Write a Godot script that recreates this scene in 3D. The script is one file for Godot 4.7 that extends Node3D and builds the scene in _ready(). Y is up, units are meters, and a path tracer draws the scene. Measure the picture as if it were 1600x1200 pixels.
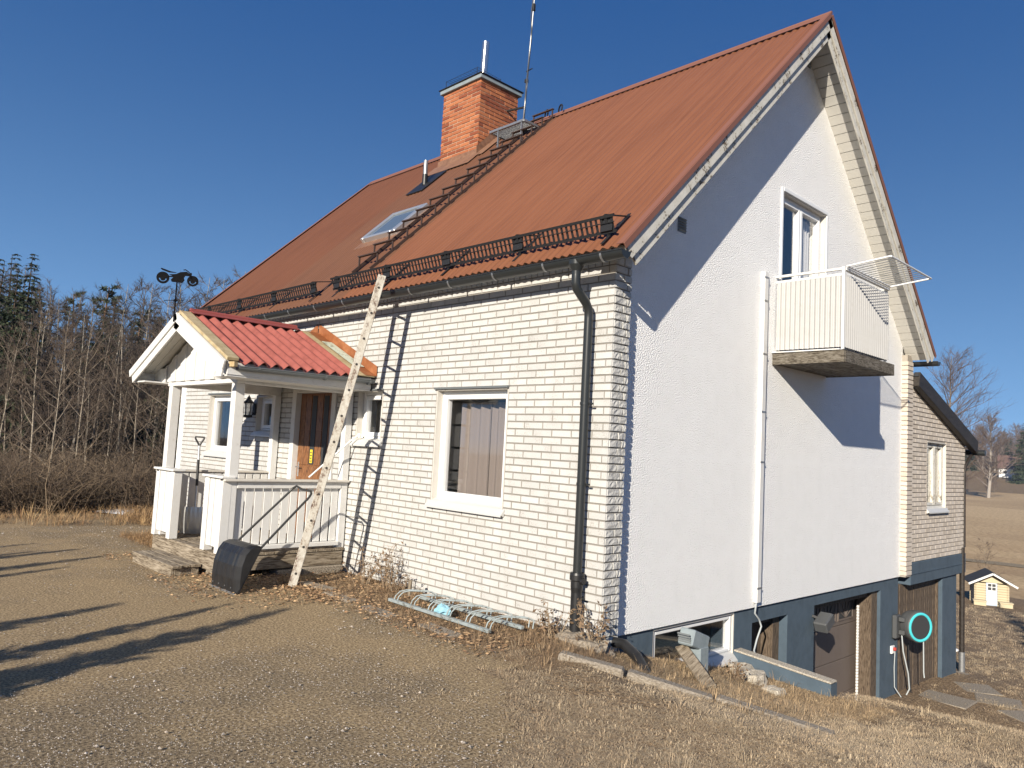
extends Node3D

# ------------------------------------------------------------------ geometry collector
class G:
	var v := PackedVector3Array()
	var n := PackedVector3Array()
	var c := PackedColorArray()
	var col := Color(1, 1, 1)
	func tri(a: Vector3, b: Vector3, d: Vector3, out := Vector3.ZERO) -> void:
		var nn := (b - a).cross(d - a)
		if nn.length_squared() < 1e-16:
			return
		nn = nn.normalized()
		if out != Vector3.ZERO and nn.dot(out) < 0.0:
			nn = -nn
			v.append(a); v.append(b); v.append(d)
		else:
			v.append(a); v.append(d); v.append(b)
		for k in 3:
			n.append(nn); c.append(col)
	func quad(a: Vector3, b: Vector3, d: Vector3, e: Vector3, out := Vector3.ZERO) -> void:
		tri(a, b, d, out)
		tri(a, d, e, out)
	func stri(a: Vector3, b: Vector3, d: Vector3, na: Vector3, nb: Vector3, nd: Vector3) -> void:
		var g := (b - a).cross(d - a)
		if g.dot(na + nb + nd) < 0.0:
			v.append(a); v.append(b); v.append(d)
			n.append(na); n.append(nb); n.append(nd)
		else:
			v.append(a); v.append(d); v.append(b)
			n.append(na); n.append(nd); n.append(nb)
		for k in 3:
			c.append(col)
	func squad(a: Vector3, b: Vector3, d: Vector3, e: Vector3, na: Vector3, nb: Vector3, nd: Vector3, ne: Vector3) -> void:
		stri(a, b, d, na, nb, nd)
		stri(a, d, e, na, nd, ne)
	# oriented box, optional chamfer
	func obox(ce: Vector3, b: Basis, h: Vector3, bev := 0.0) -> void:
		bev = minf(bev, minf(h.x, minf(h.y, h.z)) * 0.6)
		for a in 3:
			var p := (a + 1) % 3
			var q := (a + 2) % 3
			for s: float in [-1.0, 1.0]:
				var o: Vector3 = b[a] * s
				var u: Vector3 = b[p] * (h[p] - bev)
				var w: Vector3 = b[q] * (h[q] - bev)
				var m: Vector3 = ce + o * h[a]
				quad(m - u - w, m + u - w, m + u + w, m - u + w, o)
				if bev > 0.0:
					for t: float in [-1.0, 1.0]:
						var e1: Vector3 = ce + b[a] * s * h[a] + b[p] * t * (h[p] - bev)
						var e2: Vector3 = ce + b[a] * s * (h[a] - bev) + b[p] * t * h[p]
						quad(e1 - w, e1 + w, e2 + w, e2 - w, b[a] * s + b[p] * t)
		if bev > 0.0:
			for sx: float in [-1.0, 1.0]:
				for sy: float in [-1.0, 1.0]:
					for sz: float in [-1.0, 1.0]:
						var X: Vector3 = b.x * sx
						var Y: Vector3 = b.y * sy
						var Z: Vector3 = b.z * sz
						tri(ce + X * h.x + Y * (h.y - bev) + Z * (h.z - bev), ce + X * (h.x - bev) + Y * h.y + Z * (h.z - bev), ce + X * (h.x - bev) + Y * (h.y - bev) + Z * h.z, X + Y + Z)
	func box(p0: Vector3, p1: Vector3, bev := 0.0) -> void:
		obox((p0 + p1) * 0.5, Basis(), ((p1 - p0) * 0.5).abs(), bev)
	# bar of rectangular section between two points; up gives the direction of its height
	func bar(a: Vector3, b: Vector3, w: float, hh: float, up := Vector3.UP, bev := 0.0) -> void:
		var z := (b - a).normalized()
		var x := up.cross(z)
		if x.length() < 1e-4:
			x = Vector3.RIGHT.cross(z)
		x = x.normalized()
		obox((a + b) * 0.5, Basis(x, z.cross(x), z), Vector3(w * 0.5, hh * 0.5, (b - a).length() * 0.5), bev)
	func tube(p: Array, r: Array, sides := 8, cap := true) -> void:
		var rings := []
		var nrm := []
		var x := Vector3.ZERO
		for i in p.size():
			var d: Vector3
			if i == 0:
				d = p[1] - p[0]
			elif i == p.size() - 1:
				d = p[i] - p[i - 1]
			else:
				d = (p[i] - p[i - 1]).normalized() + (p[i + 1] - p[i]).normalized()
			d = d.normalized()
			if x == Vector3.ZERO:
				x = d.cross(Vector3.UP)
				if x.length() < 0.05:
					x = d.cross(Vector3.RIGHT)
			x = (x - d * x.dot(d)).normalized()
			var y := d.cross(x)
			var ring := []
			var rn := []
			var rad: float = r[i] if r.size() > i else r[r.size() - 1]
			for k in sides:
				var an := TAU * k / sides
				var dir := x * cos(an) + y * sin(an)
				ring.append(p[i] + dir * rad)
				rn.append(dir)
			rings.append(ring)
			nrm.append(rn)
		for i in p.size() - 1:
			for k in sides:
				var k2 := (k + 1) % sides
				squad(rings[i][k], rings[i][k2], rings[i + 1][k2], rings[i + 1][k], nrm[i][k], nrm[i][k2], nrm[i + 1][k2], nrm[i + 1][k])
		if cap:
			for e in [0, p.size() - 1]:
				var o: Vector3 = (p[0] - p[1]) if e == 0 else (p[e] - p[e - 1])
				for k in range(1, sides - 1):
					tri(rings[e][0], rings[e][k], rings[e][k + 1], o)
	# solid of revolution round the axis d from o; prof = [[height, radius], ...]
	func lathe(o: Vector3, d: Vector3, prof: Array, sides := 16) -> void:
		d = d.normalized()
		var x := d.cross(Vector3.UP)
		if x.length() < 0.05:
			x = d.cross(Vector3.RIGHT)
		x = x.normalized()
		var y := d.cross(x)
		for i in prof.size() - 1:
			var h0: float = prof[i][0]
			var r0: float = prof[i][1]
			var h1: float = prof[i + 1][0]
			var r1: float = prof[i + 1][1]
			for k in sides:
				var a0 := TAU * k / sides
				var a1 := TAU * (k + 1) / sides
				var d0 := x * cos(a0) + y * sin(a0)
				var d1 := x * cos(a1) + y * sin(a1)
				var sl := Vector2(h1 - h0, r1 - r0).normalized()
				var n0 := (d0 * sl.x - d * sl.y).normalized()
				var n1 := (d1 * sl.x - d * sl.y).normalized()
				squad(o + d * h0 + d0 * r0, o + d * h0 + d1 * r0, o + d * h1 + d1 * r1, o + d * h1 + d0 * r1, n0, n1, n1, n0)
	# corrugated sheet: o corner, A unit across, L whole down-slope vector, N unit normal
	func wave(o: Vector3, A: Vector3, L: Vector3, N: Vector3, width: float, period: float, amp: float, segs: int, th := 0.004) -> void:
		var cnt := int(round(width / period * segs))
		var rows := maxi(1, int(L.length() / 0.9))
		for k in cnt:
			var u0 := width * k / cnt
			var u1 := width * (k + 1) / cnt
			var f0 := TAU * u0 / period
			var f1 := TAU * u1 / period
			var p0 := o + A * u0 + N * amp * cos(f0)
			var p1 := o + A * u1 + N * amp * cos(f1)
			var n0 := (N + A * amp * TAU / period * sin(f0)).normalized()
			var n1 := (N + A * amp * TAU / period * sin(f1)).normalized()
			for j in rows:
				var s0: Vector3 = L * (float(j) / rows)
				var s1: Vector3 = L * (float(j + 1) / rows)
				squad(p0 + s0, p1 + s0, p1 + s1, p0 + s1, n0, n1, n1, n0)
			squad(p0 - N * th, p1 - N * th, p1 - N * th + L, p0 - N * th + L, -n0, -n1, -n1, -n0)
			quad(p0 + L, p1 + L, p1 + L - N * th, p0 + L - N * th, L)
			quad(p0, p1, p1 - N * th, p0 - N * th, -L)
	func add(o: G, t := Transform3D.IDENTITY) -> void:
		var nb := t.basis.inverse().transposed()
		for i in o.v.size():
			v.append(t * o.v[i]); n.append((nb * o.n[i]).normalized()); c.append(o.c[i])
	func mesh(off := Vector3.ZERO) -> ArrayMesh:
		var vv := v
		if off != Vector3.ZERO:
			vv = PackedVector3Array()
			vv.resize(v.size())
			for i in v.size():
				vv[i] = v[i] - off
		var arr := []
		arr.resize(Mesh.ARRAY_MAX)
		arr[Mesh.ARRAY_VERTEX] = vv
		arr[Mesh.ARRAY_NORMAL] = n
		arr[Mesh.ARRAY_COLOR] = c
		var m := ArrayMesh.new()
		m.add_surface_from_arrays(Mesh.PRIMITIVE_TRIANGLES, arr)
		return m

# ------------------------------------------------------------------ helpers
var M := {}
var used := {}
var rng := RandomNumberGenerator.new()
var cam_at := Vector3(4.491, 1.595, 5.629)
const SUN := Vector3(-0.89, -0.92, -2.15)

func rr(a: float, b: float) -> float:
	return rng.randf_range(a, b)

func lin(r: float, g: float, b: float) -> Color:
	return Color(r, g, b).linear_to_srgb()

func numbered(called: String) -> String:
	if not used.has(called):
		used[called] = 0
		return called
	used[called] += 1
	return "%s_%03d" % [called, used[called]]

func thing(called: String, label: String, category: String, at := Vector3.ZERO, group := "") -> Node3D:
	var o := Node3D.new()
	o.name = numbered(called)
	add_child(o)
	o.position = at
	o.set_meta("label", label)
	o.set_meta("category", category)
	if group:
		o.set_meta("group", group)
	return o

func offset_of(o: Node) -> Vector3:
	var p := Vector3.ZERO
	while o is Node3D and o != self:
		p += o.position
		o = o.get_parent()
	return p

# commits world-space geometry as one named part under parent
func part(parent: Node, called: String, g: G, m: Material, label := "") -> MeshInstance3D:
	var o := MeshInstance3D.new()
	o.mesh = g.mesh(offset_of(parent))
	o.material_override = m
	o.name = called
	parent.add_child(o, true)
	if label:
		o.set_meta("label", label)
	return o

func node_part(parent: Node, called: String) -> Node3D:
	var o := Node3D.new()
	o.name = called
	parent.add_child(o, true)
	return o

func single(called: String, g: G, m: Material, label: String, category: String, at := Vector3.ZERO, group := "") -> MeshInstance3D:
	var o := MeshInstance3D.new()
	o.name = numbered(called)
	add_child(o)
	o.position = at
	o.mesh = g.mesh(at)
	o.material_override = m
	o.set_meta("label", label)
	o.set_meta("category", category)
	if group:
		o.set_meta("group", group)
	return o

func struct(called: String, g: G, m: Material) -> MeshInstance3D:
	var o := MeshInstance3D.new()
	o.name = numbered(called)
	o.mesh = g.mesh()
	o.material_override = m
	o.set_meta("kind", "structure")
	add_child(o)
	return o

func scatter(called: String, mesh: Mesh, m: Material, xf: Array, cols: Array, label: String, category: String, parent: Node = self) -> MultiMeshInstance3D:
	var mm := MultiMesh.new()
	mm.transform_format = MultiMesh.TRANSFORM_3D
	mm.use_colors = cols.size() > 0
	mm.mesh = mesh
	mm.instance_count = xf.size()
	for i in xf.size():
		mm.set_instance_transform(i, xf[i])
		if cols.size() > 0:
			mm.set_instance_color(i, cols[i])
	var o := MultiMeshInstance3D.new()
	o.multimesh = mm
	o.material_override = m
	o.name = numbered(called) if parent == self else called
	o.set_meta("kind", "stuff")
	if parent == self:
		o.set_meta("label", label)
		o.set_meta("category", category)
	parent.add_child(o, true)
	return o

# ------------------------------------------------------------------ materials
func nimg(sd: int, freq: float, oct: int, size := 512, type := FastNoiseLite.TYPE_SIMPLEX_SMOOTH) -> Image:
	var f := FastNoiseLite.new()
	f.seed = sd
	f.frequency = freq
	f.noise_type = type
	f.fractal_octaves = oct
	var im := f.get_seamless_image(size, size)
	im.convert(Image.FORMAT_L8)
	return im

# colour from stacked noises: stops = [[t, Color], ...]
func ctex(imgs: Array, weights: Array, stops: Array, contrast := 1.0) -> ImageTexture:
	var size: int = imgs[0].get_width()
	var data := []
	for im: Image in imgs:
		data.append(im.get_data())
	var gr := Gradient.new()
	var offs := PackedFloat32Array()
	var cs := PackedColorArray()
	for s in stops:
		offs.append(s[0])
		cs.append(s[1])
	gr.offsets = offs
	gr.colors = cs
	var lut := []
	for i in 256:
		lut.append(gr.sample(i / 255.0))
	var out := PackedByteArray()
	out.resize(size * size * 3)
	var wn := weights.size()
	for i in size * size:
		var t := 0.0
		for k in wn:
			t += (data[k][i] / 255.0 - 0.5) * weights[k]
		var cc: Color = lut[clampi(int((t * contrast + 0.5) * 255.0), 0, 255)]
		out[i * 3] = cc.r8
		out[i * 3 + 1] = cc.g8
		out[i * 3 + 2] = cc.b8
	return ImageTexture.create_from_image(Image.create_from_data(size, size, false, Image.FORMAT_RGB8, out))

func itex(im: Image) -> ImageTexture:
	return ImageTexture.create_from_image(im)

func mat(key: String, color: Color, rough := 0.8, metal := 0.0) -> StandardMaterial3D:
	var m := StandardMaterial3D.new()
	m.albedo_color = color
	m.roughness = rough
	m.metallic = metal
	m.resource_name = key
	M[key] = m
	return m

func tri_tex(m: StandardMaterial3D, albedo: Texture2D, scale: Vector3, height: Texture2D = null, hcm := 0.0, world := true) -> StandardMaterial3D:
	m.uv1_triplanar = true
	m.uv1_world_triplanar = world
	m.uv1_scale = scale
	if albedo:
		m.albedo_texture = albedo
	if height:
		m.heightmap_enabled = true
		m.heightmap_texture = height
		m.heightmap_scale = hcm
	return m

func build_materials() -> void:
	var fine := nimg(1, 0.09, 3)
	var mid := nimg(2, 0.02, 4)
	var coarse := nimg(3, 0.006, 5)
	var grit := nimg(4, 0.22, 2)
	var cell := nimg(5, 0.06, 2, 512, FastNoiseLite.TYPE_CELLULAR)
	var m: StandardMaterial3D
	# painted lime-sand brick, several kiln tones
	var speck := ctex([fine, grit, coarse], [0.8, 0.7, 0.7], [[0.0, Color(0.80, 0.79, 0.77)], [0.25, Color(0.95, 0.945, 0.935)], [1.0, Color(1, 1, 1)]], 0.9)
	var hgrit := itex(grit)
	for k in 5:
		var t: float = [0.0, 0.02, -0.02, 0.01, -0.03][k]
		m = mat("brick%d" % k, lin(0.535 + t, 0.535 + t, 0.527 + t), 0.9)
		tri_tex(m, speck, Vector3.ONE * 1.1, hgrit, 0.12)
	m = mat("brick_rough", lin(0.52, 0.52, 0.505), 0.95)
	tri_tex(m, speck, Vector3.ONE * 1.3, itex(cell), 0.35)
	m = mat("mortar", lin(0.255, 0.238, 0.215), 0.95)
	tri_tex(m, speck, Vector3.ONE * 2.0, hgrit, 0.2)
	# stucco
	var st := ctex([coarse, fine, grit], [0.35, 0.5, 0.5], [[0.0, Color(0.93, 0.93, 0.925)], [0.4, Color(0.98, 0.98, 0.978)], [1.0, Color(1, 1, 1)]], 0.9)
	m = mat("stucco", lin(0.885, 0.885, 0.88), 0.95)
	tri_tex(m, st, Vector3.ONE * 0.9, itex(nimg(7, 0.11, 3)), 1.1)
	# basement paint, worn
	var bl := ctex([coarse, mid, fine], [1.0, 0.7, 0.3], [[0.0, Color(0.88, 0.89, 0.89)], [0.5, Color(0.96, 0.97, 0.97)], [1.0, Color(1, 1, 1)]], 0.8)
	m = mat("blue_paint", lin(0.068, 0.098, 0.130), 0.85)
	tri_tex(m, bl, Vector3.ONE * 0.7, itex(mid), 0.3)
	# sheet roof, streaky weathering that runs down the slope
	var streak := nimg(11, 0.03, 4)
	var rt := ctex([streak, coarse, fine], [0.8, 0.6, 0.35], [[0.0, Color(0.76, 0.73, 0.71)], [0.4, Color(0.92, 0.90, 0.88)], [0.75, Color(1.0, 0.99, 0.97)], [1.0, Color(1.0, 1.0, 1.0)]], 0.95)
	m = mat("roof", lin(0.205, 0.083, 0.040), 0.5)
	tri_tex(m, rt, Vector3(1.5, 0.05, 0.05))
	m.vertex_color_use_as_albedo = true
	m = mat("roof_trim", lin(0.20, 0.085, 0.055), 0.6)
	m = mat("flash_brown", lin(0.22, 0.12, 0.075), 0.6)
	tri_tex(m, rt, Vector3.ONE * 0.8)
	m = mat("black_metal", lin(0.012, 0.012, 0.013), 0.6, 0.0)
	m = mat("gutter", lin(0.028, 0.031, 0.032), 0.33, 0.2)
	m = mat("grey_gutter", lin(0.17, 0.185, 0.19), 0.45, 0.3)
	m = mat("galv", lin(0.48, 0.49, 0.50), 0.42, 0.7)
	tri_tex(m, ctex([cell, mid], [0.5, 0.5], [[0.0, Color(0.72, 0.72, 0.72)], [1.0, Color(1, 1, 1)]]), Vector3.ONE * 1.6)
	m = mat("alu", lin(0.62, 0.63, 0.63), 0.35, 0.75)
	m = mat("steel_bright", lin(0.68, 0.68, 0.68), 0.22, 0.95)
	# white painted timber with wear
	var wp := ctex([coarse, fine, mid], [0.6, 0.4, 0.6], [[0.0, Color(0.88, 0.87, 0.85)], [0.3, Color(0.97, 0.965, 0.955)], [1.0, Color(1, 1, 1)]], 0.8)
	m = mat("white_wood", lin(0.69, 0.69, 0.68), 0.6)
	tri_tex(m, wp, Vector3(0.9, 0.9, 0.9), itex(fine), 0.05)
	m = mat("white_pvc", lin(0.75, 0.76, 0.76), 0.35)
	m = mat("grey_wood_paint", lin(0.60, 0.575, 0.53), 0.7)
	tri_tex(m, wp, Vector3(0.9, 0.9, 0.9))
	var peel := ctex([mid, fine, coarse], [0.9, 0.7, 0.7], [[0.0, Color(0.42, 0.36, 0.30)], [0.12, Color(0.62, 0.57, 0.50)], [0.18, Color(0.90, 0.89, 0.86)], [1.0, Color(0.98, 0.975, 0.96)]], 1.0)
	m = mat("peeling", lin(0.66, 0.65, 0.615), 0.75)
	tri_tex(m, peel, Vector3(3.0, 0.6, 0.6), itex(mid), 0.1)
	m = mat("soffit", lin(0.58, 0.565, 0.525), 0.75)
	tri_tex(m, wp, Vector3(0.7, 2.0, 2.0))
	m = mat("bare_pine", lin(0.62, 0.50, 0.31), 0.7)
	tri_tex(m, ctex([mid, fine], [0.8, 0.5], [[0.0, Color(0.72, 0.66, 0.56)], [1.0, Color(1, 1, 1)]]), Vector3(4, 1.0, 1.0))
	# weathered grey timber
	var gw := ctex([nimg(13, 0.02, 4), fine, coarse], [1.0, 0.4, 0.7], [[0.0, Color(0.45, 0.40, 0.34)], [0.45, Color(0.80, 0.77, 0.72)], [1.0, Color(1, 0.98, 0.95)]], 1.1)
	for ax in 3:
		var sc := Vector3(5, 5, 5)
		sc[ax] = 0.5
		m = mat("grey_wood_%s" % "xyz"[ax], lin(0.36, 0.32, 0.265), 0.9)
		tri_tex(m, gw, sc, itex(nimg(13, 0.02, 4)), 0.15)
	var bw := ctex([nimg(17, 0.025, 4), fine], [1.0, 0.5], [[0.0, Color(0.40, 0.33, 0.27)], [0.5, Color(0.82, 0.78, 0.72)], [1.0, Color(1, 0.96, 0.92)]], 1.2)
	m = mat("plank_brown", lin(0.165, 0.135, 0.108), 0.9)
	tri_tex(m, bw, Vector3(6, 0.5, 6))
	m = mat("door_wood", lin(0.34, 0.165, 0.07), 0.5)
	tri_tex(m, bw, Vector3(5, 0.5, 5))
	m = mat("garage_brown", lin(0.145, 0.118, 0.103), 0.6)
	tri_tex(m, wp, Vector3(1, 1, 1))
	m = mat("dark_fascia", lin(0.035, 0.028, 0.024), 0.6)
	tri_tex(m, gw, Vector3(3, 3, 0.6))
	# porch roofing
	m = mat("red_sheet", lin(0.335, 0.098, 0.076), 0.75)
	tri_tex(m, ctex([coarse, mid, fine], [0.9, 0.7, 0.4], [[0.0, Color(0.74, 0.68, 0.66)], [0.4, Color(0.95, 0.93, 0.92)], [1.0, Color(1, 1, 1)]], 1.1), Vector3(0.9, 0.9, 0.9))
	m = mat("orange_flash", lin(0.34, 0.135, 0.055), 0.6)
	tri_tex(m, ctex([coarse, mid], [1.0, 0.6], [[0.0, Color(0.8, 0.72, 0.62)], [1.0, Color(1, 1, 1)]]), Vector3.ONE)
	m = mat("pale_flash", lin(0.58, 0.66, 0.58), 0.7)
	tri_tex(m, peel, Vector3.ONE * 1.2)
	m = mat("tan_trim", lin(0.50, 0.42, 0.26), 0.75)
	tri_tex(m, ctex([mid, fine, coarse], [0.7, 0.5, 0.7], [[0.0, Color(0.74, 0.68, 0.6)], [0.5, Color(0.95, 0.93, 0.9)], [1.0, Color(1, 1, 1)]], 0.9), Vector3(0.9, 0.9, 0.9))
	# chimney
	for k in 4:
		var t: float = [0.0, 0.06, -0.09, 0.02][k]
		m = mat("clay%d" % k, lin(0.345 + t * 1.2, 0.113 + t * 0.55, 0.046 + t * 0.22), 0.9)
		tri_tex(m, speck, Vector3.ONE * 1.7, hgrit, 0.2)
	m = mat("lime_mortar", lin(0.46, 0.34, 0.25), 0.95)
	# ground
	var g1 := nimg(21, 0.05, 4, 1024)
	var g2 := nimg(22, 0.2, 2, 1024)
	var g3 := nimg(23, 0.045, 1, 1024, FastNoiseLite.TYPE_CELLULAR)
	var gr := ctex([g1, g2, g3], [0.6, 0.85, 0.5], [[0.0, Color(0.42, 0.38, 0.34)], [0.35, Color(0.72, 0.69, 0.65)], [0.62, Color(0.92, 0.90, 0.87)], [1.0, Color(1, 1, 1)]], 1.25)
	m = mat("gravel", lin(0.57, 0.465, 0.30), 0.95)
	tri_tex(m, gr, Vector3.ONE * 0.9, itex(g2), 0.6)
	m.vertex_color_use_as_albedo = true
	m = mat("soil", lin(0.42, 0.33, 0.225), 0.98)
	tri_tex(m, gr, Vector3.ONE * 0.42, itex(g1), 1.6)
	m.vertex_color_use_as_albedo = true
	m = mat("field", lin(0.70, 0.52, 0.305), 0.98)
	tri_tex(m, ctex([g1, g2, g3], [1.0, 0.5, 0.4], [[0.0, Color(0.62, 0.58, 0.5)], [0.5, Color(0.9, 0.88, 0.84)], [1.0, Color(1, 1, 1)]], 1.1), Vector3(0.05, 0.05, 0.16))
	m.vertex_color_use_as_albedo = true
	m = mat("plain_tint", lin(1, 1, 1), 0.95)
	m.vertex_color_use_as_albedo = true
	m = mat("grass", lin(1, 1, 1), 0.85)
	m.vertex_color_use_as_albedo = true
	m.backlight = Color(0.25, 0.22, 0.14)
	m = mat("leaf", lin(1, 1, 1), 0.8)
	m.vertex_color_use_as_albedo = true
	m.backlight = Color(0.12, 0.14, 0.08)
	var conc := ctex([g1, g2, g3], [0.9, 0.7, 0.3], [[0.0, Color(0.5, 0.47, 0.43)], [0.5, Color(0.85, 0.83, 0.8)], [1.0, Color(1, 1, 1)]], 1.2)
	m = mat("concrete", lin(0.40, 0.36, 0.305), 0.95)
	tri_tex(m, conc, Vector3.ONE * 0.9, itex(g1), 0.5)
	m = mat("plaster_top", lin(0.60, 0.57, 0.51), 0.95)
	tri_tex(m, conc, Vector3.ONE * 1.1, itex(g1), 0.5)
	# glass and small things
	m = mat("glass", Color(0.10, 0.12, 0.12, 0.05), 0.03)
	m.transparency = BaseMaterial3D.TRANSPARENCY_ALPHA
	m.metallic_specular = 0.75
	m = mat("curtain", lin(0.225, 0.19, 0.172), 0.9)
	m.backlight = Color(0.12, 0.1, 0.09)
	m = mat("white_curtain", lin(0.66, 0.66, 0.66), 0.9)
	m.backlight = Color(0.2, 0.2, 0.2)
	m = mat("room", lin(0.30, 0.28, 0.26), 0.95)
	m = mat("black_plastic", lin(0.018, 0.018, 0.019), 0.42)
	tri_tex(m, ctex([coarse, fine], [0.9, 0.6], [[0.0, Color(0.7, 0.7, 0.7)], [0.6, Color(1, 1, 1)], [1.0, Color(1, 1, 1)]]), Vector3.ONE * 2.0, itex(fine), 0.03)
	m = mat("dark_tube", lin(0.045, 0.045, 0.043), 0.4, 0.3)
	m = mat("yellow", lin(0.80, 0.58, 0.03), 0.5)
	m = mat("print_dark", lin(0.05, 0.05, 0.05), 0.6)
	m = mat("blue_steel", lin(0.36, 0.42, 0.45), 0.6, 0.2)
	tri_tex(m, peel, Vector3.ONE * 1.6)
	m = mat("aqua_bag", lin(0.27, 0.50, 0.60), 0.4)
	m = mat("turquoise", lin(0.07, 0.55, 0.60), 0.4)
	m = mat("reel_grey", lin(0.075, 0.078, 0.08), 0.5)
	m = mat("reel_dark", lin(0.035, 0.036, 0.038), 0.6)
	m = mat("hose_grey", lin(0.40, 0.43, 0.44), 0.6)
	m = mat("pale_box", lin(0.24, 0.28, 0.30), 0.6)
	tri_tex(m, bl, Vector3.ONE * 2.0)
	m = mat("red_plastic", lin(0.42, 0.05, 0.035), 0.5)
	m = mat("play_yellow", lin(0.50, 0.43, 0.29), 0.8)
	m = mat("play_blue", lin(0.42, 0.50, 0.60), 0.7)
	m = mat("felt", lin(0.025, 0.028, 0.035), 0.9)
	m = mat("snow", lin(0.75, 0.78, 0.82), 0.7)
	m = mat("ladder_wood", lin(0.56, 0.55, 0.525), 0.75)
	tri_tex(m, ctex([nimg(31, 0.05, 4), fine, nimg(33, 0.012, 4)], [0.8, 0.5, 1.2], [[0.0, Color(0.30, 0.14, 0.09)], [0.12, Color(0.48, 0.32, 0.23)], [0.2, Color(0.84, 0.81, 0.76)], [1.0, Color(1, 1, 0.98)]], 0.9), Vector3(2, 0.9, 2), itex(fine), 0.08)
	# bark
	m = mat("bark", lin(1, 1, 1), 0.95)
	m.vertex_color_use_as_albedo = true
	tri_tex(m, ctex([nimg(41, 0.03, 4), fine], [1.0, 0.6], [[0.0, Color(0.5, 0.47, 0.44)], [0.5, Color(0.85, 0.84, 0.82)], [1.0, Color(1, 1, 1)]], 1.3), Vector3(2, 0.8, 2))
	m = mat("sky_glass", lin(0.10, 0.13, 0.16), 0.04)
	m.metallic_specular = 0.9
	m = mat("balcony_sheet", lin(0.43, 0.43, 0.427), 0.55)
	tri_tex(m, wp, Vector3.ONE * 0.9)
	m = mat("red_cap", lin(0.27, 0.065, 0.055), 0.6)
	m = mat("milk_glass", Color(0.9, 0.9, 0.88, 0.55), 0.3)
	m.transparency = BaseMaterial3D.TRANSPARENCY_ALPHA
	m = mat("far_roof", lin(0.13, 0.075, 0.06), 0.8)
	m = mat("matte_black", lin(0.010, 0.010, 0.011), 0.95)
	m.metallic_specular = 0.1
	m = mat("balcony_wood", lin(0.20, 0.188, 0.168), 0.9)
	tri_tex(m, gw, Vector3(1.2, 5, 1.2))
	m = mat("mortar_light", lin(0.33, 0.295, 0.25), 0.95)
	m = mat("ladder_dark", lin(0.05, 0.03, 0.023), 0.6)

func _ready() -> void:
	rng.seed = 7
	# camera
	var cam := Camera3D.new()
	cam.name = "camera"
	cam.position = cam_at
	cam.rotation = Vector3(0.0832425, 0.8015788, 0.0523119)
	cam.fov = 52.86
	cam.near = 0.05
	cam.far = 3000.0
	add_child(cam)
	# sky
	var we := WorldEnvironment.new()
	we.name = "world"
	var env := Environment.new()
	env.background_mode = Environment.BG_SKY
	var sm := ProceduralSkyMaterial.new()
	sm.sky_top_color = lin(0.0085, 0.047, 0.160)
	sm.sky_horizon_color = lin(0.150, 0.300, 0.510)
	sm.sky_curve = 0.155
	sm.ground_bottom_color = lin(0.16, 0.13, 0.10)
	sm.ground_horizon_color = lin(0.30, 0.33, 0.36)
	sm.sun_angle_max = 1.0
	sm.energy_multiplier = 1.0
	var sky := Sky.new()
	sky.sky_material = sm
	env.sky = sky
	env.tonemap_mode = Environment.TONE_MAPPER_LINEAR
	env.tonemap_exposure = 1.8
	env.sdfgi_enabled = true
	env.ssao_enabled = true
	env.ssil_enabled = true
	env.fog_enabled = true
	env.fog_density = 0.0003
	env.fog_light_color = lin(0.42, 0.52, 0.66)
	we.environment = env
	add_child(we)
	# sun
	var sun := DirectionalLight3D.new()
	sun.name = "sun"
	add_child(sun)
	sun.look_at_from_position(Vector3.ZERO, SUN, Vector3.UP)
	sun.light_energy = 1.35
	sun.light_color = Color(1.0, 0.96, 0.895)
	sun.light_angular_distance = 0.5
	sun.shadow_enabled = true
	build_materials()
	build_ground()
	build_house()
	build_porch()
	build_yard_things()
	build_background()
	build_vegetation()

# ------------------------------------------------------------------ terrain
var hn := FastNoiseLite.new()

func ease01(t: float) -> float:
	t = clampf(t, 0.0, 1.0)
	return t * t * (3.0 - 2.0 * t)

func along(t: float, xs: Array, ys: Array) -> float:
	if t <= xs[0]:
		return ys[0]
	for i in range(1, xs.size()):
		if t <= xs[i]:
			return lerpf(ys[i - 1], ys[i], (t - xs[i - 1]) / (xs[i] - xs[i - 1]))
	return ys[ys.size() - 1]

func height(x: float, z: float) -> float:
	var d := -z
	var y := -0.1 + hn.get_noise_2d(x * 3.0, z * 3.0) * 0.02
	var ds := d + 0.9 * ease01((x + 0.9) / 1.9)
	if ds <= 0.0:
		return y
	var up := along(ds, [0.0, 0.5, 1.2, 2.65, 8.0], [0.0, 0.12, 0.30, 0.62, 1.1])
	var low := along(d, [2.0, 5.0, 7.7, 10.4, 14.0, 24.0, 40.0, 200.0, 225.0, 275.0, 340.0, 700.0], [1.6, 1.8, 1.86, 1.95, 2.15, 2.5, 2.9, 3.4, 2.6, -1.6, -7.0, -16.0])
	var t := 0.0
	if x < 1.02:
		t = ease01((d - 2.72) / 0.12) if x > -0.4 else ease01((d - 2.0) / 3.0)
	else:
		t = ease01((d - 2.9) / lerpf(2.4, 4.8, ease01((x - 1.02) / 2.2)))
	var w := ease01((x + maxf(0.0, d - 8.0) * 0.45 + 14.0) / 8.0)
	var bump := hn.get_noise_2d(x * 9.0 + 50.0, z * 9.0) * 0.03 * ease01(d)
	return y - lerpf(up, low, t) * w + bump

func spaced(lo: float, hi: float, step: float, far_lo: float, far_hi: float, grow: float) -> PackedFloat32Array:
	var a := []
	var s := step
	var t := lo
	while t > far_lo:
		s *= grow
		t -= s
		a.push_front(t)
	t = lo
	while t < hi:
		a.append(t)
		t += step
	s = step
	while t < far_hi:
		a.append(t)
		s *= grow
		t += s
	return PackedFloat32Array(a)

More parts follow.
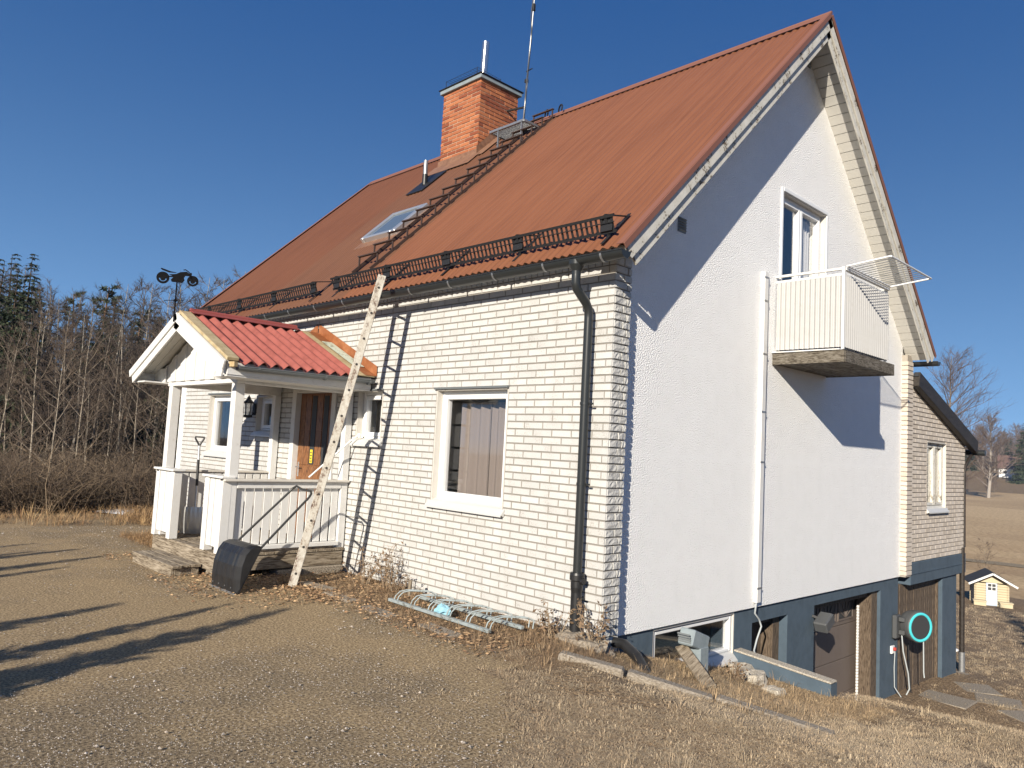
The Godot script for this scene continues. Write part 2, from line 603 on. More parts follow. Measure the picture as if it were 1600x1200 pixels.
func gnormal(x: float, z: float, e: float) -> Vector3:
	return Vector3(height(x - e, z) - height(x + e, z), 2.0 * e, height(x, z - e) - height(x, z + e)).normalized()

func soil_tint(x: float, z: float) -> Color:
	var t := hn.get_noise_2d(x * 6.0, z * 6.0)
	var t2 := hn.get_noise_2d(x * 25.0 + 90.0, z * 25.0)
	var a := Color(0.92, 0.84, 0.72)
	var b := Color(0.66, 0.60, 0.54)
	var c := a.lerp(b, clampf(0.45 + t * 0.9 + t2 * 0.5, 0.0, 1.0))
	if x < -10.0 and z > -14.0:
		c = c.lerp(Color(0.55, 0.47, 0.40), ease01((-10.5 - x) / 2.0))
	return c

func is_gravel(x: float, z: float) -> bool:
	var wob := hn.get_noise_2d(x * 8.0, z * 8.0 + 30.0) * 0.6 + hn.get_noise_2d(x * 40.0, z * 40.0) * 0.4
	if z < 1.0 + 0.85 * maxf(0.0, x + 0.4) + wob and x > -3.9:
		return false
	if x <= -3.9 and z < 0.3 + wob:
		return false
	if x < -12.4 + wob - (z - 1.2) * 0.5:
		return false
	return true

func build_ground() -> void:
	hn.seed = 5
	hn.frequency = 0.04
	hn.fractal_octaves = 3
	var xs := spaced(-14.0, 8.0, 0.2, -900.0, 300.0, 1.13)
	var zs := spaced(-14.0, 9.0, 0.2, -1000.0, 120.0, 1.13)
	var P := []
	var Nn := []
	for j in zs.size():
		for i in xs.size():
			P.append(Vector3(xs[i], height(xs[i], zs[j]), zs[j]))
			Nn.append(gnormal(xs[i], zs[j], maxf(0.1, 0.02 * Vector2(xs[i], zs[j]).length())))
	var ground := G.new()
	var field := G.new()
	var wdt := xs.size()
	for j in zs.size() - 1:
		for i in xs.size() - 1:
			var k := j * wdt + i
			var cx := xs[i]
			var cz := zs[j]
			var far := cz < -27.0 - hn.get_noise_2d(cx * 2.0, 3.0) * 3.0 and cx + maxf(0.0, -cz - 8.0) * 0.45 > -8.0 and cz > -228.0
			var g := field if far else ground
			g.col = Color(1, 1, 1).lerp(Color(0.74, 0.70, 0.66), clampf(0.4 + hn.get_noise_2d(cx * 0.5, cz * 2.5) * 1.5, 0.0, 1.0)) if far else soil_tint(cx, cz)
			if cz <= -228.0:
				g.col = Color(0.75, 0.68, 0.55)
			g.squad(P[k], P[k + 1], P[k + wdt + 1], P[k + wdt], Nn[k], Nn[k + 1], Nn[k + wdt + 1], Nn[k + wdt])
	struct("ground", ground, M.soil)
	struct("field", field, M.field)
	var yard := G.new()
	var s := 0.08
	for j in int(14.0 / s):
		for i in int(26.0 / s):
			var x := -16.0 + i * s
			var z := -0.4 + j * s
			if not is_gravel(x + s * 0.5, z + s * 0.5):
				continue
			var q := []
			for o in [[0, 0], [1, 0], [1, 1], [0, 1]]:
				var px: float = x + o[0] * s
				var pz: float = z + o[1] * s
				q.append(Vector3(px, height(px, pz) + 0.005, pz))
			var t := hn.get_noise_2d(x * 5.0, z * 5.0)
			var t2 := hn.get_noise_2d(x * 30.0, z * 30.0)
			# wheel-packed dirt between looser, greyer stone
			yard.col = Color(1.0, 0.95, 0.87).lerp(Color(0.70, 0.68, 0.66), clampf(0.42 + t * 1.5 + t2 * 0.8, 0.0, 1.0))
			var up := Vector3.UP
			yard.squad(q[0], q[1], q[2], q[3], up, up, up, up)
	struct("gravel_yard", yard, M.gravel)
	# field track
	var tr := G.new()
	tr.col = Color(0.75, 0.78, 0.82)
	for i in 60:
		var x0 := -34.0 + i * 1.0
		var zz := func(x: float) -> float: return -40.0 - 0.12 * x + sin(x * 0.2) * 0.4
		var z0: float = zz.call(x0)
		var z1: float = zz.call(x0 + 1.0)
		var p := [Vector3(x0, height(x0, z0) + 0.05, z0), Vector3(x0 + 1.0, height(x0 + 1.0, z1) + 0.05, z1), Vector3(x0 + 1.0, height(x0 + 1.0, z1 - 1.6) + 0.05, z1 - 1.6), Vector3(x0, height(x0, z0 - 1.6) + 0.05, z0 - 1.6)]
		tr.quad(p[0], p[1], p[2], p[3], Vector3.UP)
	struct("track", tr, M.gravel)
	# last snow by the thicket
	var sn := G.new()
	for i in 24:
		for j in 5:
			var f := func(a: int, b: int) -> Vector3:
				var u := TAU * a / 24.0
				var r := b / 5.0
				var x: float = -12.3 + cos(u) * r * (0.85 + 0.2 * sin(u * 3.0)) * 0.9
				var z: float = 0.15 + sin(u) * r * (0.5 + 0.12 * cos(u * 4.0))
				return Vector3(x, height(x, z) + 0.02 + 0.07 * (1.0 - r * r), z)
			sn.quad(f.call(i, j), f.call(i + 1, j), f.call(i + 1, j + 1), f.call(i, j + 1), Vector3.UP)
	struct("snow_patch", sn, M.snow)

# ------------------------------------------------------------------ building helpers
func fbox(g: G, O: Vector3, U: Vector3, N: Vector3, u0: float, u1: float, v0: float, v1: float, w0: float, w1: float, bev := 0.0) -> void:
	var ce := O + U * (u0 + u1) * 0.5 + Vector3.UP * (v0 + v1) * 0.5 + N * (w0 + w1) * 0.5
	g.obox(ce, Basis(U, Vector3.UP, N), Vector3(absf(u1 - u0), absf(v1 - v0), absf(w1 - w0)) * 0.5, bev)

func holed(g: G, O: Vector3, U: Vector3, N: Vector3, u0: float, u1: float, bot: Callable, top: Callable, holes: Array, th: float, brks := []) -> void:
	var bs := [u0, u1] + brks
	for h in holes:
		bs.append(h[0])
		bs.append(h[1])
	bs.sort()
	var P := func(u: float, v: float, w: float) -> Vector3: return O + U * u + Vector3.UP * v + N * w
	for i in bs.size() - 1:
		var a: float = bs[i]
		var b: float = bs[i + 1]
		if b - a < 1e-5:
			continue
		var m := (a + b) * 0.5
		var cut := []
		for h in holes:
			if h[0] < m and m < h[1]:
				cut.append(h)
		cut.sort_custom(func(p, q): return p[2] < q[2])
		var la: float = bot.call(a)
		var lb: float = bot.call(b)
		var segs := []
		for h in cut:
			segs.append([la, lb, h[2], h[2]])
			la = h[3]
			lb = h[3]
		segs.append([la, lb, top.call(a), top.call(b)])
		for s in segs:
			if s[2] - s[0] < 1e-4 and s[3] - s[1] < 1e-4:
				continue
			g.quad(P.call(a, s[0], 0.0), P.call(b, s[1], 0.0), P.call(b, s[3], 0.0), P.call(a, s[2], 0.0), N)
			g.quad(P.call(a, s[0], -th), P.call(b, s[1], -th), P.call(b, s[3], -th), P.call(a, s[2], -th), -N)
		g.quad(P.call(a, top.call(a), 0.0), P.call(b, top.call(b), 0.0), P.call(b, top.call(b), -th), P.call(a, top.call(a), -th), Vector3.UP)
		g.quad(P.call(a, bot.call(a), 0.0), P.call(b, bot.call(b), 0.0), P.call(b, bot.call(b), -th), P.call(a, bot.call(a), -th), Vector3.DOWN)
	for e in [[u0, -1.0], [u1, 1.0]]:
		g.quad(P.call(e[0], bot.call(e[0]), 0.0), P.call(e[0], top.call(e[0]), 0.0), P.call(e[0], top.call(e[0]), -th), P.call(e[0], bot.call(e[0]), -th), U * e[1])
	for h in holes:
		g.quad(P.call(h[0], h[2], 0.0), P.call(h[1], h[2], 0.0), P.call(h[1], h[2], -th), P.call(h[0], h[2], -th), Vector3.UP)
		g.quad(P.call(h[0], h[3], 0.0), P.call(h[1], h[3], 0.0), P.call(h[1], h[3], -th), P.call(h[0], h[3], -th), Vector3.DOWN)
		g.quad(P.call(h[0], h[2], 0.0), P.call(h[0], h[3], 0.0), P.call(h[0], h[3], -th), P.call(h[0], h[2], -th), U)
		g.quad(P.call(h[1], h[2], 0.0), P.call(h[1], h[3], 0.0), P.call(h[1], h[3], -th), P.call(h[1], h[2], -th), -U)

# a window in an opening: jamb lining, frame, casements with panes, sheet-metal sill
func window(parent: Node, O: Vector3, U: Vector3, N: Vector3, u0: float, u1: float, v0: float, v1: float, rec: float, leaves: Array, sill := 0.05, label := "", fm := "white_pvc", fw := 0.055) -> Node3D:
	var w := node_part(parent, "window")
	if label:
		w.set_meta("label", label)
	var g := G.new()
	fbox(g, O, U, N, u0 + 0.002, u0 + 0.016, v0, v1, -rec + 0.004, -0.003)
	fbox(g, O, U, N, u1 - 0.016, u1 - 0.002, v0, v1, -rec + 0.004, -0.003)
	fbox(g, O, U, N, u0 + 0.017, u1 - 0.017, v1 - 0.016, v1 - 0.002, -rec + 0.004, 0.004)
	part(w, "jamb", g, M.grey_wood_paint)
	g = G.new()
	var d0 := -rec - 0.085
	fbox(g, O, U, N, u0 + 0.003, u0 + fw, v0 + 0.003, v1 - 0.003, d0, -rec, 0.004)
	fbox(g, O, U, N, u1 - fw, u1 - 0.003, v0 + 0.003, v1 - 0.003, d0, -rec, 0.004)
	fbox(g, O, U, N, u0 + fw, u1 - fw, v1 - fw, v1 - 0.003, d0, -rec - 0.001, 0.004)
	fbox(g, O, U, N, u0 + fw, u1 - fw, v0 + 0.003, v0 + fw, d0, -rec - 0.001, 0.004)
	part(w, "frame", g, M[fm])
	for lf in leaves:
		var a: float = lf[0] + 0.004
		var b: float = lf[1] - 0.004
		var c := v0 + fw + 0.004
		var d := v1 - fw - 0.004
		var sw := fw * 0.95
		g = G.new()
		var e0 := -rec - 0.07
		var e1 := -rec + 0.012
		fbox(g, O, U, N, a, a + sw, c, d, e0, e1, 0.006)
		fbox(g, O, U, N, b - sw, b, c, d, e0, e1, 0.006)
		fbox(g, O, U, N, a + sw, b - sw, d - sw, d, e0, e1 - 0.002, 0.006)
		fbox(g, O, U, N, a + sw, b - sw, c, c + sw, e0, e1 - 0.002, 0.006)
		part(w, "casement", g, M[fm])
		g = G.new()
		fbox(g, O, U, N, a + sw - 0.004, b - sw + 0.004, c + sw - 0.004, d - sw + 0.004, -rec - 0.036, -rec - 0.030)
		part(w, "pane", g, M.glass)
	if sill > 0.0:
		g = G.new()
		var P := func(u: float, v: float, ww: float) -> Vector3: return O + U * u + Vector3.UP * v + N * ww
		var s0 := u0 - 0.035
		var s1 := u1 + 0.035
		var yt := v0 + 0.004
		var yb := v0 - 0.055
		for k in 2:
			var dy := -0.004 * k
			g.quad(P.call(s0, yt + dy, 0.004), P.call(s1, yt + dy, 0.004), P.call(s1, yb + dy, sill), P.call(s0, yb + dy, sill), (Vector3.UP + N) * (1.0 if k == 0 else -1.0))
		g.quad(P.call(u0 + 0.003, yt + 0.03, -rec), P.call(u1 - 0.003, yt + 0.03, -rec), P.call(u1 - 0.003, yt, 0.004), P.call(u0 + 0.003, yt, 0.004), Vector3.UP + N)
		g.quad(P.call(s0, yb, sill), P.call(s1, yb, sill), P.call(s1, yb - 0.02, sill), P.call(s0, yb - 0.02, sill), N)
		g.quad(P.call(s0, yb, sill - 0.002), P.call(s1, yb, sill - 0.002), P.call(s1, yb - 0.02, sill - 0.002), P.call(s0, yb - 0.02, sill - 0.002), -N)
		g.tri(P.call(s0, yt, 0.004), P.call(s0, yb, sill), P.call(s0, yb - 0.02, 0.004), -U)
		g.tri(P.call(s1, yt, 0.004), P.call(s1, yb, sill), P.call(s1, yb - 0.02, 0.004), U)
		part(w, "sill", g, M.sill)
	return w

# ------------------------------------------------------------------ bricks
var brick_list := []
const BP := 0.258
const BH := 0.075

func lay(owner: Node3D, O: Vector3, U: Vector3, N: Vector3, u0: float, u1: float, y0: float, rows: int, shift: Array, holes: Array, kind: String, bh := BH, bp := BP, clip = null) -> void:
	for r in rows:
		var yb := y0 + r * bh
		var yc := yb + bh * 0.5
		var s: float = shift[r % shift.size()]
		var a := u0
		var b := u0 + s
		while a < u1 - 0.02:
			b = minf(b, u1)
			var spans := [[a, b]]
			for h in holes:
				if yc > h[2] - 0.02 and yc < h[3] + 0.02:
					var nx := []
					for sp in spans:
						if sp[1] <= h[0] or sp[0] >= h[1]:
							nx.append(sp)
						else:
							if h[0] - sp[0] > 0.03:
								nx.append([sp[0], h[0]])
							if sp[1] - h[1] > 0.03:
								nx.append([h[1], sp[1]])
					spans = nx
			for sp in spans:
				var l: float = sp[1] - sp[0] - (0.0145 if kind != "beige" else 0.005)
				if l < 0.02:
					continue
				if clip != null and not clip.call((sp[0] + sp[1]) * 0.5, yb + bh):
					continue
				var ce: Vector3 = O + U * (sp[0] + sp[1]) * 0.5 + Vector3.UP * yc
				var dv := cam_at - ce
				var size := l * bh * absf(N.dot(dv.normalized())) / dv.length_squared()
				brick_list.append([size, owner, Transform3D(Basis(Vector3.UP.cross(N) * l, Vector3.UP * (bh - 0.0135), N), ce), kind, rng.randi()])
			a = b
			b = a + bp

func brick_mesh(sd: int, rough: bool) -> G:
	# unit length and height, 40 mm deep, face at 0
	var r := RandomNumberGenerator.new()
	r.seed = sd
	var g := G.new()
	var nx := 5 if rough else 2
	var ny := 3 if rough else 2
	var bx := 0.014
	var by := 0.05
	var f := []
	for j in ny:
		for i in nx:
			var p := Vector3(lerpf(-0.5 + bx, 0.5 - bx, float(i) / (nx - 1)), lerpf(-0.5 + by, 0.5 - by, float(j) / (ny - 1)), 0.0)
			p.x += r.randf_range(-0.004, 0.004)
			p.y += r.randf_range(-0.012, 0.012)
			p.z = r.randf_range(-0.005, 0.004) if rough else r.randf_range(-0.0012, 0.0004)
			f.append(p)
	for j in ny - 1:
		for i in nx - 1:
			g.quad(f[j * nx + i], f[j * nx + i + 1], f[(j + 1) * nx + i + 1], f[(j + 1) * nx + i], Vector3.BACK)
	var c := [f[0], f[nx - 1], f[nx * ny - 1], f[nx * (ny - 1)]]
	var o := [Vector3(-0.5, -0.5, -0.005), Vector3(0.5, -0.5, -0.005), Vector3(0.5, 0.5, -0.005), Vector3(-0.5, 0.5, -0.005)]
	var outs := [Vector3.DOWN, Vector3.RIGHT, Vector3.UP, Vector3.LEFT]
	for k in 4:
		var k2 := (k + 1) % 4
		g.quad(o[k], o[k2], c[k2], c[k], outs[k] + Vector3.BACK)
		g.quad(o[k], o[k2], o[k2] - Vector3(0, 0, 0.03), o[k] - Vector3(0, 0, 0.03), outs[k])
	return g

func set_bricks() -> void:
	var shapes := {"smooth": [], "rough": [], "beige": []}
	for k in 6:
		shapes.smooth.append(brick_mesh(100 + k, false))
		shapes.rough.append(brick_mesh(200 + k, true))
	shapes.beige = shapes.smooth
	var meshes := {}
	for k in shapes:
		meshes[k] = shapes[k].map(func(q): return q.mesh())
	brick_list.sort_custom(func(a, b): return a[0] > b[0])
	var rest := {}
	var n := 0
	for b in brick_list:
		var owner: Node3D = b[1]
		var kind: String = b[3]
		var pick: int = b[4] % 6
		var tone: int = (b[4] / 7) % 5
		var key := "brick%d" % tone if kind == "smooth" else ("brick_rough" if kind == "rough" else "beige%d" % (tone % 3))
		if n < 300:
			n += 1
			var o := MeshInstance3D.new()
			o.mesh = meshes[kind][pick]
			o.material_override = M[key]
			o.transform = Transform3D(b[2].basis, b[2].origin - offset_of(owner))
			o.name = "brick"
			owner.add_child(o, true)
		else:
			var rk := [owner, key]
			if not rest.has(rk):
				rest[rk] = G.new()
			rest[rk].add(shapes[kind][pick], b[2])
	for rk in rest:
		var o := part(rk[0], "brick_courses", rest[rk], M[rk[1]])
		o.set_meta("kind", "stuff")

# ------------------------------------------------------------------ the house
const XG := -0.1
const RM := 0.968

func roof_y(z: float) -> float:
	return 3.44 + RM * (0.25 - z)

func roof_pt(x: float, z: float, off := 0.0) -> Vector3:
	return Vector3(x, roof_y(z), z) + Vector3(0, 1, RM).normalized() * off

func build_house() -> void:
	var m := mat("sill", lin(0.62, 0.62, 0.60), 0.45, 0.2)
	for k in 3:
		var t: float = [0.0, 0.04, -0.04][k]
		m = mat("beige%d" % k, lin(0.60 + t, 0.53 + t, 0.45 + t), 0.9)
		tri_tex(m, M.brick0.albedo_texture, Vector3.ONE * 1.1, M.brick0.heightmap_texture, 0.12)
	var H := thing("brick_house", "gabled white brick and stucco house with rusty brown sheet roof and chimney", "house")
	var X := Vector3.RIGHT
	var Z := Vector3.BACK
	var E := Vector3.FORWARD
	var g: G
	# ---- front wall, u runs from the corner to the far end
	var O := Vector3(0, 0, 0)
	var W := Vector3.LEFT
	var fh := [[1.37, 2.575, 0.955, 2.235], [3.655, 4.225, 1.6, 2.245], [4.74, 5.96, 0.19, 2.36], [6.41, 7.1, 1.65, 2.21], [7.95, 8.91, 1.27, 2.26]]
	g = G.new()
	holed(g, O + Vector3(0, 0, -0.008), W, Z, 0.105, 10.0, func(_u): return -0.4, func(_u): return 3.6, fh, 0.3)
	var front := part(H, "front_wall", g, M.mortar)
	lay(front, O, W, Z, 0.0, 10.0, -0.225, 48, [0.21, 0.08], fh, "smooth")
	# course of bricks on edge under the eaves
	lay(front, O, W, Z, 0.0, 10.0, 3.375, 1, [0.086], [], "smooth", 0.135, 0.086)
	# ---- corner return of split brick
	g = G.new()
	g.box(Vector3(XG - 0.004, -0.4, -0.243), Vector3(-0.012, 3.62, -0.0085))
	var ret := part(H, "corner_return", g, M.mortar)
	lay(ret, Vector3(0, 0, -0.006), E, X, 0.0, 0.25, -0.225, 48, [0.126, 0.185], [], "rough", BH, 0.126)
	lay(ret, Vector3(0, 0, -0.006), E, X, 0.0, 0.25, 3.375, 1, [0.126], [], "rough", 0.135, 0.126)
	# ---- gable wall
	var gtop := func(u: float) -> float: return minf(roof_y(-u), roof_y(u - 7.7)) - 0.06
	var gh := [[3.43, 4.72, 2.98, 5.05]]
	g = G.new()
	holed(g, Vector3(XG, 0, 0), E, X, 0.02, 7.69, func(_u): return -0.12, gtop, gh, 0.28, [3.85])
	part(H, "gable_wall", g, M.stucco)
	# far and back walls close the volume
	g = G.new()
	holed(g, Vector3(-10.0, 0, 0), E, Vector3.LEFT, 0.02, 7.69, func(_u): return -2.4, gtop, [], -0.25, [3.85])
	holed(g, Vector3(-0.1, 0, -7.66), W, E, 0.3, 9.9, func(_u): return -2.4, func(_u): return 3.4, [], 0.25)
	part(H, "rear_wall", g, M.stucco)
	g = G.new()
	g.box(Vector3(-9.7, -0.15, -7.4), Vector3(-0.4, -0.02, -0.35))
	g.box(Vector3(-9.7, 2.62, -7.4), Vector3(-0.4, 2.72, -0.35))
	g.box(Vector3(-3.2, 0.0, -7.4), Vector3(-3.1, 2.6, -0.35))
	part(H, "floor_slab", g, M.room)
	# ---- back corner pier
	g = G.new()
	g.box(Vector3(XG, -0.12, -7.9), Vector3(-0.014, 3.45, -7.664))
	var pier := part(H, "corner_pier", g, M.mortar_light)
	lay(pier, Vector3(0, 0, -7.65), E, X, 0.0, 0.25, -0.1, 46, [0.25], [], "beige", BH, 0.25)
	lay(pier, Vector3(XG - 0.02, 0, -7.65), X, Z, 0.0, 0.12, -0.1, 46, [0.12], [], "beige", BH, 0.12)
	# ---- lean-to at the back
	var atop := func(u: float) -> float: return 2.98 - (u - 7.9) * 0.262
	g = G.new()
	var ah := [[8.69, 9.68, 0.94, 2.09]]
	holed(g, Vector3(-0.044, 0, 0), E, X, 7.905, 10.78, func(_u): return 0.09, atop, ah, 0.25)
	var annex := part(H, "lean_to_wall", g, M.mortar_light)
	lay(annex, Vector3(-0.03, 0, 0), E, X, 7.905, 10.78, 0.09, 40, [0.2, 0.07], ah, "beige", BH, BP, func(u, y): return y < atop.call(u) + 0.03)
	g = G.new()
	g.box(Vector3(-4.0, 0.09, -10.78), Vector3(-0.3, 2.2, -10.6))
	g.box(Vector3(-4.2, -2.4, -10.78), Vector3(-4.0, 2.9, -7.9))
	part(H, "lean_to_rear_wall", g, M.beige0)
	window(H, Vector3(-0.03, 0, 0), E, X, 8.69, 9.68, 0.94, 2.09, 0.06, [[8.745, 9.19], [9.19, 9.625]], 0.05, "old flaking two-leaf window of the brick lean-to", "peeling", 0.05)
	# lean-to roof
	g = G.new()
	var ra := Vector3(0.07, 3.17, -7.92)
	var rb := Vector3(0.07, 2.17, -11.15)
	var rn := Vector3(0, (ra - rb).length() * 0.96, 0)
	g.bar((ra + rb) * 0.5 + Vector3(-2.3, -0.02, 0) + (ra - rb) * 0.5, (ra + rb) * 0.5 + Vector3(-2.3, -0.02, 0) - (ra - rb) * 0.5, 4.6, 0.05)
	part(H, "lean_to_roof", g, M.felt)
	g = G.new()
	g.bar(ra + Vector3(-0.03, -0.09, 0), rb + Vector3(-0.03, -0.09, 0), 0.10, 0.25, Vector3.UP, 0.008)
	part(H, "lean_to_bargeboard", g, M.dark_fascia)
	g = G.new()
	g.tube([Vector3(0.2, 1.98, -11.2), Vector3(-4.0, 1.98, -11.2)], [0.055], 10)
	part(H, "lean_to_gutter", g, M.gutter)
	# ---- basement
	var bh := [[1.0, 2.59, -0.61, -0.14], [3.0, 3.9, -2.2, -0.31], [4.66, 6.96, -2.3, -0.275]]
	g = G.new()
	holed(g, Vector3(-0.135, 0, 0), E, X, 0.02, 7.69, func(_u): return -2.7, func(_u): return -0.122, bh, 0.3)
	part(H, "basement_wall", g, M.blue_paint)
	window(H, Vector3(-0.135, 0, 0), E, X, 1.0, 2.59, -0.61, -0.14, 0.03, [[1.035, 2.555]], 0.06, "low white basement window", "white_pvc", 0.036)
	# small cellar door
	var cd := node_part(H, "cellar_door")
	g = G.new()
	fbox(g, Vector3(-0.4, 0, 0), E, X, 3.01, 3.89, -2.2, -0.32, -0.05, 0.0)
	part(cd, "leaf", g, M.plank_brown)
	g = G.new()
	fbox(g, Vector3(-0.4, 0, 0), E, X, 3.72, 3.89, -2.2, -0.32, 0.001, 0.16, 0.004)
	fbox(g, Vector3(-0.4, 0, 0), E, X, 3.01, 3.71, -0.40, -0.32, 0.001, 0.12, 0.004)
	part(cd, "door_frame", g, M.plank_brown)
	# garage door with little sunburst lights
	var gd := node_part(H, "garage_door")
	gd.set_meta("label", "brown sectional garage door with a row of small arched panes")
	for k in 4:
		g = G.new()
		fbox(g, Vector3(-0.46, 0, 0), E, X, 4.67, 6.95, -2.3 + k * 0.505, -2.3 + k * 0.505 + 0.497, -0.04, 0.0, 0.006)
		part(gd, "door_panel", g, M.garage_brown)
	for k in 3:
		var uu := 4.95 + k * 0.62
		g = G.new()
		fbox(g, Vector3(-0.46, 0, 0), E, X, uu, uu + 0.5, -0.70, -0.40, 0.002, 0.006)
		part(gd, "pane", g, M.reel_dark)
		g = G.new()
		for q in [[uu - 0.02, uu + 0.52, -0.72, -0.695], [uu - 0.02, uu + 0.52, -0.405, -0.38], [uu - 0.02, uu + 0.005, -0.695, -0.405], [uu + 0.495, uu + 0.52, -0.695, -0.405]]:
			fbox(g, Vector3(-0.46, 0, 0), E, X, q[0], q[1], q[2], q[3], 0.001, 0.016)
		var ctr := Vector3(-0.45, -0.695, -(uu + 0.25))
		for a in [0.5, 1.05, 1.57, 2.1, 2.64]:
			g.bar(ctr, ctr + Vector3(0, sin(a) * 0.27, cos(a) * 0.27), 0.012, 0.012, X)
		part(gd, "glazing_bars", g, M.garage_brown)
	g = G.new()
	fbox(g, Vector3(-0.44, 0, 0), E, X, 6.72, 6.95, -2.3, -0.285, 0.03, 0.26, 0.006)
	fbox(g, Vector3(-0.44, 0, 0), E, X, 4.67, 6.71, -0.37, -0.285, 0.03, 0.2, 0.006)
	part(gd, "door_frame", g, M.plank_brown)
	g = G.new()
	for k in 38:
		var yy := -2.2 + k * 0.045
		g.obox(Vector3(-0.36, yy, -6.68), Basis(), Vector3(0.016, 0.019, 0.016), 0.004)
	part(gd, "chain", g, M.white_wood)
	# lintel beam and posts of the rear garage
	g = G.new()
	g.box(Vector3(-0.3, -0.27, -10.80), Vector3(-0.02, 0.088, -7.905), 0.008)
	g.box(Vector3(-0.31, -0.10, -10.79), Vector3(-0.008, -0.092, -7.915))
	part(H, "lintel_beam", g, M.blue_paint)
	g = G.new()
	g.box(Vector3(-0.17, -2.35, -10.40), Vector3(-0.06, -0.275, -9.60), 0.01)
	part(H, "pillar", g, M.blue_paint)
	var pd := node_part(H, "plank_door")
	for k in 17:
		g = G.new()
		var zz := -7.72 - k * 0.107
		var dx := rr(-0.006, 0.006)
		g.box(Vector3(-0.19 + dx, -2.15 + rr(-0.015, 0.015), zz - 0.102), Vector3(-0.16 + dx, -0.28, zz), 0.003)
		part(pd, "plank", g, M.plank_brown)
	g = G.new()
	g.box(Vector3(-0.18, -2.15, -9.595), Vector3(-0.12, -0.28, -9.54), 0.006)
	part(pd, "door_frame", g, M.plank_brown)
	g = G.new()
	g.box(Vector3(-0.5, -2.6, -10.6), Vector3(0.12, -2.05, -7.75), 0.02)
	part(H, "threshold", g, M.concrete)
	# ---- gable window with curtain sides
	window(H, Vector3(XG, 0, 0), E, X, 3.43, 4.72, 2.98, 5.05, 0.07, [[3.485, 4.075], [4.075, 4.665]], 0.0, "two-leaf white gable window behind the balcony")
	g = G.new()
	fbox(g, Vector3(XG, 0, 0), E, X, 3.40, 3.44, 2.98, 5.09, 0.002, 0.02, 0.003)
	fbox(g, Vector3(XG, 0, 0), E, X, 4.71, 4.75, 2.98, 5.09, 0.002, 0.02, 0.003)
	fbox(g, Vector3(XG, 0, 0), E, X, 3.44, 4.71, 5.045, 5.09, 0.002, 0.025, 0.003)
	part(H, "window_trim", g, M.white_pvc)
	# ---- front windows
	window(H, O, W, Z, 1.37, 2.575, 0.955, 2.235, 0.085, [[1.425, 2.52]], 0.055, "large front window with a drawn taupe curtain")
	window(H, O, W, Z, 3.655, 4.225, 1.6, 2.245, 0.085, [[3.71, 4.17]], 0.055, "small front window beside the porch")
	window(H, O, W, Z, 6.41, 7.1, 1.65, 2.21, 0.085, [[6.465, 7.045]], 0.055)
	window(H, O, W, Z, 7.95, 8.91, 1.27, 2.26, 0.085, [[8.005, 8.855]], 0.055)
	g = G.new()
	for q in [fh[0], fh[1], fh[4]]:
		fbox(g, O, W, Z, q[0] - 0.01, q[1] + 0.02, q[3] - 0.002, q[3] + 0.02, -0.01, 0.03)
	part(H, "lintel_flashing", g, M.grey_gutter)
	# ---- front door
	var dr := node_part(H, "front_door")
	dr.set_meta("label", "varnished pine front door with two tall dark panes")
	g = G.new()
	fbox(g, O, W, Z, 4.75, 4.86, 0.2, 2.35, -0.13, 0.012, 0.004)
	fbox(g, O, W, Z, 5.84, 5.95, 0.2, 2.35, -0.13, 0.012, 0.004)
	fbox(g, O, W, Z, 4.861, 5.839, 2.24, 2.35, -0.13, 0.011, 0.004)
	part(dr, "door_frame", g, M.white_wood)
	g = G.new()
	fbox(g, O, W, Z, 4.862, 5.838, 0.205, 2.238, -0.12, -0.075)
	part(dr, "leaf", g, M.door_wood)
	for col in [[4.88, 5.03], [5.04, 5.19], [5.20, 5.35], [5.36, 5.51], [5.52, 5.67], [5.68, 5.82]]:
		var pane: bool = col[0] == 5.04 or col[0] == 5.36
		g = G.new()
		fbox(g, O, W, Z, col[0], col[1], 0.22, 0.72, -0.0745, -0.066, 0.003)
		fbox(g, O, W, Z, col[0], col[1], 0.73, 1.20, -0.0745, -0.066, 0.003)
		if not pane:
			fbox(g, O, W, Z, col[0], col[1], 1.21, 1.70, -0.0745, -0.066, 0.003)
			fbox(g, O, W, Z, col[0], col[1], 1.71, 2.22, -0.0745, -0.066, 0.003)
		part(dr, "panel", g, M.door_wood)
		if pane:
			g = G.new()
			fbox(g, O, W, Z, col[0] + 0.012, col[1] - 0.012, 1.22, 2.2, -0.0745, -0.069)
			part(dr, "pane", g, M.reel_dark)
	g = G.new()
	fbox(g, O, W, Z, 5.75, 5.79, 1.03, 1.24, -0.066, -0.06, 0.002)
	g.tube([Vector3(-5.77, 1.17, -0.06), Vector3(-5.77, 1.17, -0.02), Vector3(-5.66, 1.17, -0.02)], [0.009], 8)
	part(dr, "handle", g, M.steel_bright)
	g = G.new()
	fbox(g, O, W, Z, 5.405, 5.47, 1.24, 1.43, -0.0685, -0.066)
	var stk := part(dr, "sticker", g, M.yellow)
	g = G.new()
	for k in 4:
		fbox(g, O, W, Z, 5.415 + 0.004 * (k % 2), 5.46, 1.26 + k * 0.04, 1.275 + k * 0.04, -0.0655, -0.065)
	part(stk, "print", g, M.print_dark)
	# ---- vents and the cable cover on the gable
	for vv in [[1.204, 4.056], [4.06, 7.02]]:
		g = G.new()
		fbox(g, Vector3(XG, 0, 0), E, X, vv[0] - 0.075, vv[0] + 0.075, vv[1] - 0.08, vv[1] + 0.08, 0.001, 0.008)
		for k in 5:
			g.obox(Vector3(XG + 0.014, vv[1] - 0.06 + k * 0.03, -vv[0]), Basis(Vector3.BACK, 0.6), Vector3(0.011, 0.003, 0.065))
		part(H, "vent_grille", g, M.grey_gutter)
	g = G.new()
